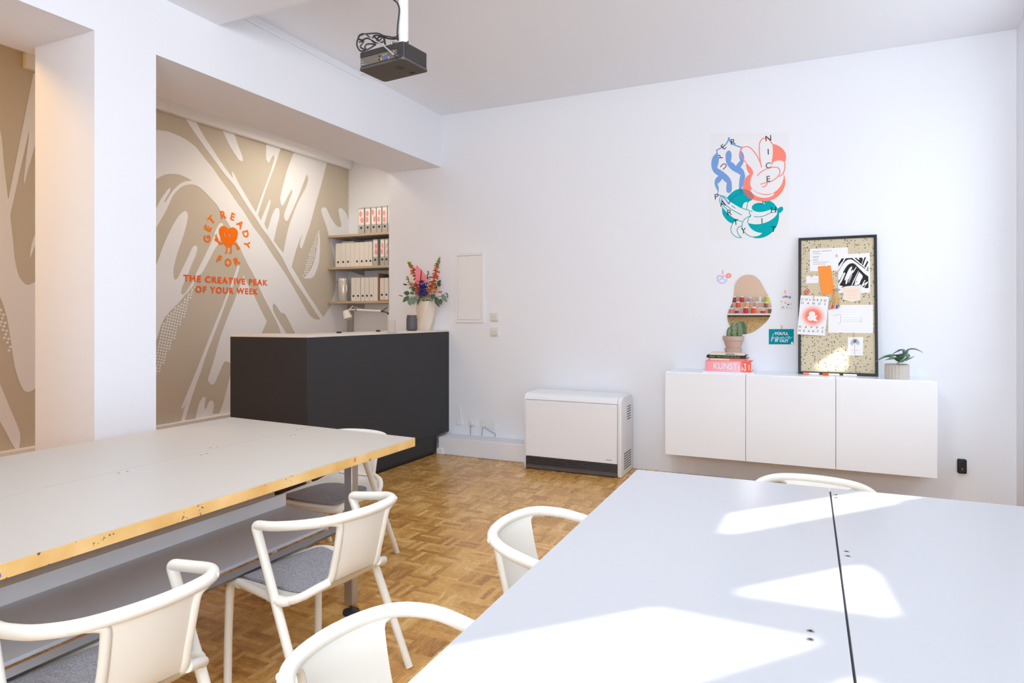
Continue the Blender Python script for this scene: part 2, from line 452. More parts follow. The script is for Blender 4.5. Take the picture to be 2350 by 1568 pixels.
mm('port_blue', (.05, .12, .65, 1), .5)
mm('pole_white', (.70, .71, .74, 1), .35)
mm('cable_black', (.02, .02, .022, 1), .5)
mm('cable_grey', (.40, .39, .38, 1), .6)
mm('acrylic', (.95, .95, .95, 1), .03, trans=1.0)
mm('stem_green', S(96, 122, 52), .6)
mm('bud_green', S(128, 150, 58), .6)
mm('petal_orange', S(246, 138, 82), .6)
mm('petal_peach', S(246, 164, 122), .6)
mm('petal_coral', S(240, 110, 104), .6)
mm('petal_yellow', S(240, 158, 52), .6)
mm('petal_pink', S(240, 168, 164), .6)
mm('petal_blue', S(62, 74, 190), .6)
mm('petal_indigo', S(64, 66, 124), .6)
mm('anthurium', S(234, 118, 126), .35)
mm('spadix', S(150, 44, 62), .5)
mm('leaf_grey', S(112, 134, 114), .6)
mm('leaf_dark', S(70, 92, 70), .6)
mm('leaf_plant', S(104, 140, 116), .4)
mm('leaf_plant_lite', S(150, 178, 146), .4)
M['terrazzo'] = speckle('terrazzo_cork', S(206, 194, 166), S(62, 56, 56), 75, .36)
M['cork_far'] = speckle('cork_board', S(226, 200, 148), S(90, 74, 60), 42, .34)
def cactus_mat():
    m = mat('cactus_green', S(84, 108, 76), .7); k = NT(m)
    n0 = k.noise(k.obj(), 60, 3).outputs['Fac']
    k.put(k.b.inputs['Base Color'], k.ramp(n0, [(.3, S(86, 112, 84)), (.7, S(142, 158, 116))])); return m
M['cactus'] = cactus_mat()

# ================================================================ THE ROOM
YB, XB, XI, ZS, ZC, XM, YA, XR, YR = 5.65, -3.42, -4.06, 2.84, 3.36, -5.5, 6.77, 1.28, -1.70
struct(G().box(-5.7, 1.6, -2.0, 6.95, -.12, 0).build('floor', M['parquet'], loc=(0, 0, 0)))
struct(G().box(-5.7, 1.6, -2.0, 6.95, ZC, ZC + .15).build('ceiling', M['ceiling_white']))
struct(G().box(XI, 1.6, YB, YA + .18, 0, ZC).build('wall_back', M['wall_white']))
struct(G().box(-5.7, XI, YA, YA + .18, 0, ZC).build('wall_alcove', M['wall_white']))
wl = struct(G().box(-5.7, XM, -2.0, YA, 0, ZC).build('wall_left', M['mural_beige']))
g = G()
def pierced(g, a0, a1, z1, holes, put):
    """a wall from a0 to a1 with openings (a, a, z, z), put() turns the runs into boxes"""
    cur = a0
    for h0, h1, z0, zz in sorted(holes):
        put(cur, h0, 0, z1); put(h0, h1, 0, z0); put(h0, h1, zz, z1); cur = h1
    put(cur, a1, 0, z1)
W1, W2, W3 = (2.30, 5.25, .90, 2.95), (-1.55, .35, .90, 2.95), (-.38, 1.18, .90, 2.78)
pierced(g, YR, YB, ZC, [W1, W2], lambda a, b, c, d: g.box(XR, XR + .28, a, b, c, d))
struct(g.build('wall_right', M['wall_white']))
g = G(); pierced(g, XM, XR + .28, ZC, [W3], lambda a, b, c, d: g.box(a, b, YR - .28, YR, c, d))
struct(g.build('wall_rear', M['rear_beige']))
for i, (a, b, c, d) in enumerate((W1, W2)):
    g = G(); t = .05
    for q in ((a, a + t, c, d), (b - t, b, c, d), (a, b, c, c + t), (a, b, d - t, d)): g.box(XR + .12, XR + .18, *q)
    struct(g.box(XR - .04, XR + .12, a, b, c - .03, c).build('window_%d' % (i + 1), M['plastic_white']))
a, b, c, d = W3; g = G(); t = .05
for q in ((a, a + t, c, d), (b - t, b, c, d), (a, b, c, c + t), (a, b, d - t, d)): g.box(q[0], q[1], YR - .18, YR - .12, q[2], q[3])
struct(g.build('window_3', M['plastic_white']))
struct(G().box(XI, XB, YR, YB, ZS, ZC).build('beam', M['wall_white']))
struct(G().box(-3.94, XB, 2.165, 2.516, 0, ZS).build('pillar', M['wall_white']))
struct(G().box(XI, XB, YR, 1.45, 0, ZS).build('pillar', M['wall_white']))                    # added unseen block that keeps daylight off the left mural
struct(G().box(XB, XR, YR, 2.94, 3.18, ZC).build('beam', M['ceiling_white']))                 # dropped part of the ceiling
struct(G().box(XM, XM + .06, 2.93, YA, 3.235, ZC).build('trim_1', M['mural_white'], bevel=.01))
struct(G().box(XM, XM + .06, YR, YA, 0, .335).build('baseboard_left', M['mural_white'], bevel=.006))
g = G().box(-3.32, -2.34, 5.43, YB, 0, .165); g.box(-3.335, -3.27, 5.415, YB, 0, .06)
struct(g.build('trim_2', M['wall_white'], bevel=.006))
struct(G().box(XB, XB + .012, 3.13, 4.36, 3.300, 3.322).box(XB, XB + .26, 4.345, 4.367, 3.338, ZC).build('trim_3', M['wall_white'], bevel=.003))
struct(G().box(P(801, 730, 1, YA)[0], P(812, 730, 1, YA)[0], YA - .03, YA, .75, 1.50).build('trim_4', M['shelf_grey']))
# added unseen mask outside the windows; its holes cut the table's sun patches
def to_mask(u, v, ax, val):
    p = P(u, v, 2, .742); t = (val - p[ax]) / SUN[ax]; return p + SUN * t
XS = 2.25
gaps = ([(1663, 1221), (1690, 1221), (2070, 1152), (2040, 1151), (2120, 1139), (1985, 1128), (1680, 1178)],
        [(1703, 1352), (1714, 1361), (2058, 1412), (2010, 1318), (1975, 1296)],
        [(840, 1660), (945, 1540), (1030, 1490), (1500, 1396), (1866, 1467), (1868, 1477), (1380, 1620), (1100, 1700)],
        [(1920, 1572), (1965, 1557), (2000, 1566), (2010, 1590), (1930, 1595)])
L = [[(-2.6, -.1), (7.2, -.1), (7.2, 6), (-2.6, 6)]] + [[(q[1], q[2]) for q in (to_mask(*p, 0, XS) for p in pg)] for pg in gaps]
T = tessellate_polygon([[Vector((p[0], p[1], 0)) for p in l] for l in L])
struct(G().add([(XS, p[0], p[1]) for l in L for p in l], T).build('sun_patch_mask', M['wall_white']))
YG = -2.45  # second added mask, unseen; a triangular hole shapes the glint on the pinboard
L = [[(-.9, -.1), (XS, -.1), (XS, 6), (-.9, 6)], []]
for uv in ((1869, 846), (1939, 800), (1939, 846)):
    p = P(*uv, 1, 5.52); q = p + GLINT * ((YG - p[1]) / GLINT[1]); L[1].append((q[0], q[2]))
T = tessellate_polygon([[Vector((p[0], p[1], 0)) for p in l] for l in L])
struct(G().add([(p[0], YG, p[1]) for l in L for p in l], T).build('glint_mask', M['wall_white']))

# ---------------------------------------------------------------- the mural painted on the left wall
A = Art((XM, 0, 0), (0, 1, 0), (0, 0, 1), base=.002); W = M['mural_white']; c = 1
NET = [(421,266,c),(447,274,c),(466,310),(488,343),(511,378),(534,409,c),(531,393,c),(538,401),(547.5,421),(564,449),(577,471),(587,487,c),(600,450),(610.6,422),(621,393),(628.7,366),(628.7,356.5,c),(624,360),(617,374,c),(611,366),(610,349),(611,325,c),(645,335,c),(643.5,341),(630.5,381),(610.6,433),(591.5,493,c),(598.4,506,c),(607.5,483.6),(618.6,457,c),(620.6,463),(615,485),(606,514,c),(613,528,c),(617.5,516),(624,494),(632,479),(637,477.5),(641,482),(640.5,499),(635,520),(628,552.7,c),(639,568),(649.6,580,c),(653,564),(658.6,536),(664,516),(675,485),(685.6,460.6),(701,431.5),(706.7,411.6),(704,400,c),(698,415),(685.6,448),(675,473),(665.7,494),(660,506),(655,506),(651.6,499),(652.7,489.7),(662.7,462),(670,442),(669.5,435,c),(663.4,444),(650.4,470),(646,471),(643,462),(643.5,450),(650.4,421),(661,384),(676,345,c),(751,369,c),(740.7,410),(725.4,463.7),(710,520),(705,534),(694,566),(691.6,570.5),(688,566),(689,553.6),(694,538,c),(687,552),(678,578.6),(669,612.5,c),(685,639),(703,670),(723,700),(741.6,728.6,c),(751,714),(758.6,702),(762,687.5),(769,666),(770,636),(767.5,600),(758.6,562.5),(749.6,523),(738.4,491),(737,480.5),(742,476),(749,479),(756,494),(764,508),(774,520),(782,521),(783,514),(779,497),(776.7,480.5),(782,478),(788,482),(796,494),(799.5,506,c),(799.5,790,c),(690,800,c),(655,800,c),(639,750),(625,721),(607,687),(591,653),(580,628),(567,605),(554,578),(541,552),(526,518),(515,500),(503,480),(497,470),(488,460),(472,443),(457,430),(443,424),(433,424),(420,427),(408,436),(397,449),(387,470),(381,483),(370,503),(350,535,c),(350,493,c),(362,470),(370,455),(381,440),(388,432),(391,434),(387,444),(377.5,461),(377,466,c),(382,460),(388,450),(397,437),(407,427),(416,420),(426,416),(440,415,c),(426,407),(411,401),(396,399),(385,400),(373,403),(350,416,c),(350,297,c),(380,301),(396,306),(419,316),(436,327),(451,340),(469,363),(488,386),(503,408),(523,435),(547,470),(557,483),(580,520),(600,546),(623,582),(646,616),(662,641),(687,684),(703,712),(712,725),(723,733),(735,733,c),(726,720),(712,698),(694,671),(676,645),(664,625),(648,593),(628,562.5),(614,541),(603,527),(584,497),(564,468),(538,427),(515,400),(497,375),(471,340),(445,303)]
HOLE = [(627,697,c),(633.6,702),(641,714),(647,719),(653,720),(662,736),(677,766),(686,785,c),(667,785,c),(657,766),(639,737),(628,716),(625.5,703.5)]
A.px(NET, W, holes=[HOLE], n=3)
LEFTW = [(350,625,c),(361,601),(373,567),(391,527),(408,498),(419,487),(425,484.5),(429.6,489),(431,497),(426.5,521),(416,555),(406.6,582.5),(399,611.5),(397.5,630),(400,640.6),(403.6,642),(410,633),(419,614.6),(431,590),(442,567),(448,564),(452.6,568),(449.5,584),(440,607),(429.6,633),(419,656),(415,670),(417,676),(423.5,673.5),(432.7,660.5),(442,645),(451,625),(472.5,581),(485,555),(494,530),(503,513.6),(507.7,512),(511.5,515),(509,535),(501.5,558),(492,573),(475.5,605),(463,627),(454,634.5),(446,650),(442,657.5),(431,670),(422,680),(410,695),(394,710.6),(379,728),(369,747),(363,768),(350,800,c)]
A.px(LEFTW, W, n=3)
A.px([(507,293,c),(536,302,c),(547,336),(556,359),(557,370,c),(549,368),(540,355.5),(523,328)], W)
A.px([(731.8,527,c),(734,553.6),(733.6,580),(731,605),(723,628.6),(717.5,636.6),(708.6,639.6),(696,639,c),(708.6,625),(717.5,609),(724,586),(728,559)], W)
A.px([(545,608,c),(550,612,c),(541,640),(531,665),(524,680),(509,720),(488,775.7),(472.5,816),(461,852),(442,906),(421,975,c),(413,975,c),(422.7,936.5),(429.4,918,c),(423,932),(418,939),(416,934.5),(432,896),(465,814),(482,770),(507,709),(518,680),(527,660),(537,634)], W)
A.px([(559,632,c),(567,650),(584,681),(598,711),(612,737.5,c),(600,766,c),(560,850,c),(526,832),(516.5,830),(511,837),(501,860),(492.6,879),(486,883),(480,879),(477,869.5),(488,835),(503,781),(520,733.6),(534,699),(547.5,662)], W)
A.px([(446,972,c),(455,931),(463,915),(468.7,911),(471.5,915),(468.7,934.5),(472.5,939),(477,927),(482,920),(487,920),(490.7,927),(488.8,944),(487,950,c),(503,949,c),(514.6,915),(524,878),(529,860,c),(535,975,c)], W)
A.px([(-25,270,c),(0,299),(9.6,385),(18.5,458.6,c),(51,296),(76.5,168,c),(92,168,c),(92,300,c),(80,334),(60.6,404),(56,422),(55,404),(66,312),(66,301,c),(48,382),(23,495,c),(30,557),(33,590),(41.5,629.6),(53,648),(66,654),(92,640,c),(92,878,c),(76,895),(63,900),(55,896.6),(46,881.6),(33,838.5),(20,755.6),(13,719),(0,682.6),(-25,640,c)], W)
A.px([(-20,860,c),(0,883),(20,931),(40,978),(46.4,1001),(43,1029),(36.5,1031),(26.5,1017.6),(13,991),(0,968),(-20,930,c)], W)
A.px([(92,520,c),(79.6,540),(71,566.5),(68,591),(73,583),(92,530,c)], W)
def inside(p, poly):
    r = False; n = len(poly)
    for i in range(n):
        a, b = poly[i], poly[(i + 1) % n]
        if (a[1] > p[1]) != (b[1] > p[1]) and p[0] < (b[0] - a[0]) * (p[1] - a[1]) / (b[1] - a[1]) + a[0]: r = not r
    return r
def checker(pts, step, ang):
    poly = [A.loc(p.x, p.y) for p in smooth2(pts, 4)]
    x0, x1 = min(p[0] for p in poly), max(p[0] for p in poly); y0, y1 = min(p[1] for p in poly), max(p[1] for p in poly)
    ca, sa = math.cos(ang), math.sin(ang); R = max(x1 - x0, y1 - y0); k = int(R / step) + 2
    for i in range(-k, k):
        for j in range(-k, k):
            if (i + j) % 2: continue
            q = ((x0 + x1) / 2 + step * (i * ca - j * sa), (y0 + y1) / 2 + step * (i * sa + j * ca))
            if inside(q, poly):
                h = step * .47
                A.tri([(q[0] + h * (a * ca - b * sa), q[1] + h * (a * sa + b * ca)) for a, b in ((-1, -1), (1, -1), (1, 1), (-1, 1))], [(0, 1, 2, 3)], W, 0)
checker([(452,654),(445,668),(430,703),(421,730),(407.4,756.6),(396,787),(384.4,810),(373,839),(358,866,c),(352,830,c),(361,795),(365,770),(371,750),(381,731),(396,713),(412,698),(425,684),(440,665)], .0195, .55)
checker([(733,528,c),(726,539),(721,553.6),(712,575),(705,600),(698,623),(694,637,c),(703,629),(712,615),(719,598),(724,575),(728,545)], .0195, .8)
checker([(-6,688,c),(10,722),(17,760),(31,846,c),(18,800),(6,770),(-6,748,c)], .0195, .5)
mural = A.build('mural', wl); mural['label'] = 'white brush-stroke painting over the beige wall'

# lettering and emblem painted on the mural
B = Art((XM, 0, 0), (0, 1, 0), (0, 0, 1), base=.004); O1, O2 = M['logo_orange'], M['logo_red_orange']
cxy = B.loc(522.5, 549)
for ch, u, v, low in (('G',475.3,548.5,0),('E',477,524,0),('T',485.4,504.7,0),('R',512.5,493,0),('E',533.6,497.5,0),('A',550.8,515,0),('D',563.5,537.3,0),('Y',566,561,0),('F',502.9,595,1),('O',523.2,602.4,1),('R',543,599.3,1)):
    q = B.loc(u, v); an = math.atan2(q[1] - cxy[1], q[0] - cxy[0])
    B.text(ch, q[0], q[1], O1, h=.080, rot=an + PI / 2 if low else an - PI / 2, bold=.035, center=True)
def line(t, u0, v0, u1, v1, h, **k):
    a, b = B.loc(u0, v0), B.loc(u1, v1)
    B.text(t, a[0], (a[1] + b[1]) / 2 - .0, O2, w=b[0] - a[0], h=h, bold=.03, spacing=1.22)
line('THE CREATIVE PEAK', 420, 647.5, 613.5, 655, .066)
line('OF YOUR WEEK', 448, 673, 591.5, 675.5, .066)
Z = (400, 460, 6.533)
def em(pts, **k): B.px(pts, O1, tr=Z, **k)
EYES = [[(752,480),(762,474),(770,500),(770,535),(762,550),(752,535),(749,505)], [(822,490),(832,484),(840,510),(841,540),(833,555),(824,540),(820,512)]]
em([(808,432,c),(830,414),(875,405),(915,420),(942,455),(950,500),(940,560),(915,605),(885,645),(858,690),(815,705),(775,690),(745,645),(705,590),(680,535),(667,480),(672,425),(700,392),(735,384),(775,398)], holes=EYES)
em([(776,680,c),(792,690,c),(790,780),(788,794,c),(745,790,c),(770,775),(776,765)])
em([(842,690,c),(858,680,c),(858,798,c),(810,796,c),(832,780),(843,770)])
em([(598,585),(615,560),(600,520,c),(610,522),(622,553),(628,555),(620,505,c),(630,505),(640,548),(655,575),(662,610),(655,628),(632,622),(610,608)])
em([(935,690),(950,678),(965,690),(988,722),(975,728),(970,740),(955,735),(935,720)])
B.ribbon([(650,612),(675,640),(710,646),(748,632)], .022, O1, tr=Z)
B.ribbon([(880,640),(910,652),(935,670),(955,695)], .018, O1, tr=Z)
lettering = B.build('lettering', wl); lettering['label'] = 'orange lettering around a walking heart emblem'

# ================================================================ RECEPTION COUNTER
t = thing('reception_counter', 'dark charcoal reception counter with light top running up to the back wall', 'counter', (-3.7, 4.6, 0))
foot = [(-4.06, 3.605), (-3.375, 3.69), (-3.33, YB - .002), (-3.68, YB - .002), (-3.72, 4.02), (-4.06, 3.98)]
ins = [(-4.055, 3.63), (-3.395, 3.715), (-3.352, 5.40), (-3.68, 5.40), (-3.72, 4.02), (-4.055, 3.98)]
body = [(-4.06, 3.605), (-3.375, 3.69), (-3.338, 5.42), (-3.68, 5.42), (-3.72, 4.02), (-4.06, 3.98)]
G().prism(body, .03, .185).build('panel', M['counter_dark'], t)
G().prism(foot, .185, 1.183).build('front_panel', M['counter_dark'], t, bevel=.002)
G().prism(foot, 1.183, 1.20).build('counter_top', M['counter_top'], t, bevel=.002)
G().prism(ins, 0, .03).build('plinth', M['kick_black'], t)
G().box(-4.62, -3.74, 4.7, 5.42, .71, .74).box(-4.62, -4.07, 5.42, 6.3, .71, .74).box(-4.60, -4.56, 4.75, 4.79, 0, .71).box(-4.60, -4.56, 6.2, 6.24, 0, .71).build('worktop', M['counter_top'], t)

# things on the counter
cx_, cy_ = -3.48, 5.21
t = thing('storage_jar', 'slate grey round jar with pale lid on the counter beside the vase', 'jar', (cx_, cy_, 1.20))
G().lathe([(.040, 0), (.050, .006), (.0525, .018), (.0525, .118), (.0475, .127), (.0475, .146), (.044, .148)], (cx_, cy_, 1.20)).build('body', M['candle_slate'], t, smooth=50)
G().lathe([(.043, .146), (.046, .149), (.044, .154), (.01, .155)], (cx_, cy_, 1.20)).build('lid', M['candle_wax'], t, smooth=50)
vx, vy = -3.485, 5.46
t = thing('vase', 'cream ceramic vase with twisted facets on the counter, full of flowers', 'vase', (vx, vy, 1.20))
def vase_pt(u, v):
    a = 2 * PI * u; z = .283 * v
    r = .068 + .023 * min(1, v * 1.5) ** .8
    k = 4; s = (a * k / (2 * PI) - v * .95 + .35) % 1 - .5
    r *= 1.03 - .15 * (1 - (2 * s) ** 2)
    return Vector((vx + r * math.cos(a), vy + r * math.sin(a), 1.20 + z))
g = G().grid(vase_pt, 128, 40); g.lathe([(.001, .003), (.062, .003)], (vx, vy, 1.20), cap=False)
def vase_in(u, v):
    p = vase_pt(u, 1 - v * .5); return Vector((vx + (p.x - vx) * .92, vy + (p.y - vy) * .92, p.z))
g.grid(vase_in, 64, 6)
g.build('body', M['vase_cream'], t, smooth=60)

# the bouquet
def D(u, v, t_): return EYEV + ray(u, v) * t_
TV = (Vector((vx, vy, 1.4)) - EYEV).dot(FW)
def leaf(g, pts, wd, cup=.25, m=0, nu=4, up=Vector((0, 0, 1)), tip=1.0, twist=0):
    L = cr(pts, 5); N = len(L) - 1
    base = []
    for i in range(N + 1):
        tn = (L[min(i + 1, N)] - L[max(i - 1, 0)]).normalized(); sd = tn.cross(up)
        if sd.length < .05: sd = tn.cross(Vector((1, 0, 0)))
        sd.normalize(); nn = sd.cross(tn).normalized()
        if twist:
            R = Matrix.Rotation(twist * i / N, 3, tn); sd = R @ sd; nn = R @ nn
        s_ = i / N; ww = wd * (math.sin(PI * min(1, s_ ** .75 * .97 + .03)) ** .8) * .5
        base.append((L[i], sd, nn, ww))
    def fn(u, v):
        q, sd, nn, ww = base[int(round(v * N))]; e = 2 * u - 1
        return q + sd * (e * ww) + nn * (cup * ww * e * e)
    return g.grid(fn, nu, N, m)
t = thing('bouquet', 'bouquet of orange snapdragons, blue delphinium, pink anthurium and eucalyptus in the cream vase', 'bouquet', (vx, vy, 1.30))
rnd = random.Random(3)
def spike(path, w0, w1, cols, n, name, size):
    """a flower spike: florets packed around a stem, buds at the tip"""
    L = [D(u, v, TV + d) for u, v, d in path]; L = cr(L, 8)
    g = G().tube(L, [.0035] * len(L), 6, 0); mats = [M['stem_green']] + [M[c_] for c_ in cols]
    for i in range(n):
        s_ = i / (n - 1); k = int((.26 + .74 * s_) * (len(L) - 1) * .999); p = L[k] + Vector([rnd.uniform(-.007, .007) for _ in range(3)])
        wd = (w0 + (w1 - w0) * s_) * rnd.uniform(.7, 1.75); an = i * 2.4; tn = (L[min(k + 1, len(L) - 1)] - L[max(k - 1, 0)]).normalized()
        a = tn.orthogonal().normalized(); b = tn.cross(a)
        dr = (a * math.cos(an) + b * math.sin(an)); ctr = p + dr * wd
        ci = 1 + min(len(cols) - 1, int(s_ * len(cols) + rnd.uniform(-.25, .25))) if s_ > .02 else 1; ci = max(1, ci)
        r = size * 1.35 * (1 - .6 * s_) * rnd.uniform(.75, 1.25)
        if s_ > .78 and 'bud_green' in cols:
            g.ball(ctr, r * .62, 7, ci, (1, 1, 1.3))
        else:
            for q in range(4):
                d2 = (dr + a * rnd.uniform(-.8, .8) + b * rnd.uniform(-.8, .8) + tn * rnd.uniform(-.3, .7)).normalized()
                leaf(g, [p + dr * wd * .2, ctr + d2 * r * .5, ctr + d2 * r * 1.15 + Vector((0, 0, -r * .2))], r * 1.35, .5, ci, 2)
    return g.build(name, mats, t, smooth=60)
spike([(976,700,0),(968,670,0),(955,640,0),(944,612,0),(937,601,0)], .018, .004, ['petal_yellow','petal_orange','petal_orange','petal_coral','petal_peach','bud_green','bud_green'], 62, 'snapdragon', .020)
spike([(984,700,.02),(990,670,.02),(996,640,.02),(1002,612,.02),(1009,590,.02)], .018, .004, ['petal_yellow','petal_orange','petal_peach','petal_orange','bud_green','bud_green'], 62, 'snapdragon', .020)
spike([(976,700,-.03),(966,680,-.04),(957,662,-.05),(952,650,-.05)], .018, .008, ['petal_yellow','petal_coral','petal_coral'], 26, 'snapdragon', .019)
spike([(988,700,-.03),(984,680,-.04),(981,660,-.04)], .016, .008, ['petal_yellow','petal_orange'], 18, 'snapdragon', .017)
spike([(969,684,0),(950,664,0),(938,645,0),(934,634,0)], .010, .004, ['bud_green','petal_orange','bud_green'], 18, 'snapdragon', .014)
spike([(972,692,-.09),(970,665,-.09),(969,642,-.08)], .020, .012, ['petal_blue','petal_blue','petal_blue'], 44, 'delphinium', .018)
spike([(976,680,.0),(979,650,.02),(983,622,.03)], .014, .009, ['petal_blue','petal_indigo','petal_indigo'], 26, 'delphinium', .014)
# anthurium: a heart-shaped waxy spathe with its spadix
q0 = D(966, 641, TV - .03)
g = G().prism(smooth2([(0, -.045), (.036, -.055), (.062, -.02), (.050, .03), (.010, .085), (-.040, .140, 1), (-.050, .10), (-.052, .04), (-.052, -.02), (-.032, -.05)], 4), 0, .002)
sp_r = RT.copy(); nrm = -FW
Ms = Matrix(((RT.x, 0, -FW.x * 1), (RT.y, 0, -FW.y), (0, 1, 0)))
g.v = [q0 + Ms @ (p + Vector((0, 0, 2.2 * p.x * p.x + .9 * p.y * p.y))) for p in g.v]
an = g.build('anthurium', M['anthurium'], t, smooth=50)
G().tube(cr([D(965, 645, TV - .05), D(966, 632, TV - .07), D(967, 618, TV - .075)], 6), [.0055] * 10 + [.005, .004, .002], 8).build('spadix', M['spadix'], an)
for u, v, d in ((992,668,-.03),(1001,669,-.02),(1010,670,0),(989,677,-.05),(985,652,-.02)):      # small roses and lisianthus
    g = G(); c0 = D(u, v, TV + d)
    for k in range(9):
        a_ = k * 2.4; r_ = .003 + .0014 * k; dr = Vector((math.cos(a_), math.sin(a_), .2))
        leaf(g, [c0 + Vector((0, 0, -.012)), c0 + dr * r_, c0 + dr * r_ * .9 + Vector((0, 0, .014 - .001 * k))], .019, -.6, 0, 3)
    g.build('rose', M['petal_pink'] if u != 1010 else M['petal_coral'], t, smooth=60)
def euca(path, leaves, name='eucalyptus_sprig'):
    L = cr([D(u, v, TV + d) for u, v, d in path], 6); g = G().tube(L, .0022, 6, 0)
    for u, v, u2, v2, wd, mt in leaves:
        a = D(u, v, TV + path[-1][2]); b = D(u2, v2, TV + path[-1][2] - .02)
        leaf(g, [a, (a + b) / 2 - FW * .012, b], wd, .25, mt, 4, up=FW)
    return g.build(name, [M['stem_green'], M['leaf_grey'], M['leaf_dark']], t, smooth=60)
euca([(972,694,-.04),(955,684,-.07),(940,680,-.08),(926,684,-.09)], [(940,674,926,672,.045,2),(938,680,924,694,.040,2),(944,682,941,702,.060,1),(950,681,949,700,.055,1),(942,684,938,700,.045,1),(956,676,958,690,.045,1),(962,684,958,700,.030,2),(945,676,952,668,.035,1)])
euca([(982,694,-.04),(997,684,-.07),(1010,680,-.08),(1024,690,-.08)], [(1000,682,1008,706,.045,2),(1010,686,1012,700,.045,2),(1014,676,1026,694,.045,1),(1003,686,1000,698,.040,2),(992,682,985,690,.050,1),(978,678,976,691,.050,1),(990,676,999,686,.050,2)])
euca([(985,690,.02),(997,672,.04),(1004,656,.04),(1010,646,.04)], [(1001,660,1000,652,.025,2),(1004,654,1012,642,.034,2),(998,664,1003,654,.030,2),(1005,656,1013,652,.028,2)])
euca([(969,692,.0),(955,672,.02),(940,655,.03),(925,653,.03)], [(934,654,924,652,.018,2),(950,668,944,660,.030,1),(948,674,941,671,.028,2),(925,680,914,678,.008,2)])
euca([(985,694,.0),(1005,684,0),(1024,672,0),(1029,680,0)], [(1024,673,1027,678,.012,2),(1026,678,1028,684,.012,2)])

# bulldog clips and an acrylic card holder on the counter
for u, name_, lab in ((778, 'bulldog_clip', 'small black clip lying at the bend of the counter, under the lamp head'), (868, 'bulldog_clip', 'small black clip lying on the counter top between lamp and jar')):
    p = P(u, 765 if u == 778 else 761.5, 2, 1.20)
    t = thing(name_, lab, 'clip', (p.x, p.y, 1.20))
    G().prism([(-.022, 0), (.022, 0), (.012, .014), (-.012, .014)], -.011, .011, M=Matrix.Translation(p) @ Matrix.Rotation(PI / 2, 4, 'X')).build('jaw', M['black_rubber'], t, bevel=.001)
    G().tube([p + Vector((-.010, 0, .014)), p + Vector((-.006, 0, .024)), p + Vector((.006, 0, .024)), p + Vector((.010, 0, .014))], .0012, 6).build('wire_handle', M['steel'], t)
p = P(899, 763, 2, 1.20)
g = G().box(p.x - .035, p.x + .035, p.y, p.y + .003, 1.20, 1.305).box(p.x - .035, p.x + .035, p.y - .02, p.y + .03, 1.20, 1.203)
tag(g.build('card_holder', M['acrylic'], bevel=.0008), 'clear upright acrylic card holder on the counter left of the jar', 'card holder')

# desk lamp standing behind the counter
yl = 6.0
def L2(u, v, dy=0): return P(u, v, 1, yl + dy)
base = L2(893, 760); bx_, by_ = base.x, yl
t = thing('desk_lamp', 'white adjustable desk lamp with bucket shade and long arm below the shelves', 'lamp', (bx_, by_, .74))
G().lathe([(.09, 0), (.10, .006), (.10, .018), (.02, .022)], (bx_, by_, .74)).build('base', M['lamp_white'], t, smooth=40)
e1 = L2(891, 720); e2 = L2(876, 714.5); h1 = L2(818, 711.5); h2 = L2(802, 711)
G().tube([(bx_, by_, .76), e1], .010, 10).build('lower_arm', M['lamp_white'], t)
G().tube([e2, h1], .0125, 10).build('upper_arm', M['lamp_white'], t)
G().tube(cr([e1, L2(886, 717), e2], 5), .007, 8).ball(e1, .014).ball(e2, .013).tube([e2, L2(888, 706)], .005, 6).build('elbow_joint', M['lamp_joint'], t)
G().ball(h1, .014).build('joint', M['lamp_joint'], t)
G().tube([h1, h2], .007, 8).ball(h2, .012).tube([h2, L2(810, 703)], .006, 6).build('shade_arm', M['lamp_white'], t)
ax = (L2(797, 733) - L2(791, 712)).normalized(); top = L2(794, 713)
R = ax.to_track_quat('Z', 'Y').to_matrix()
G().lathe([(.012, -.005), (.030, 0), (.036, .004), (.052, .098), (.050, .098), (.034, .008)], top, 28, 0, R, cap=False).lathe([(.001, 0), (.03, 0)], top, 28, 0, R, cap=False).build('shade', M['lamp_white'], t, smooth=40)

# ================================================================ SHELVES, BINDERS
for i, (zt, lab) in enumerate(((2.336, 'topmost of the three wooden wall shelves, holding grey binders'), (1.941, 'middle one of the three wooden wall shelves'), (1.519, 'lowest of the three wooden wall shelves, above the desk lamp'))):
    t = thing('wall_shelf', lab, 'shelf', (-4.78, 6.57, zt - .03), group='wooden wall shelves in the alcove')
    G().box(XM + .003, XI - .003, 6.385, YA, zt - .028, zt).build('board', M['shelf_grey'], t)
    G().box(XM + .003, XI - .003, 6.372, 6.385, zt - .028, zt).build('edge_band', M['shelf_wood'], t, bevel=.002)
    for xb in (-5.25, -4.35): G().prism([(6.40, zt - .028), (YA, zt - .028), (YA, zt - .09)], xb - .006, xb + .006, M=Matrix(((0, 0, 1, 0), (1, 0, 0, 0), (0, 1, 0, 0), (0, 0, 0, 1)))).build('bracket', M['shelf_grey'], t)
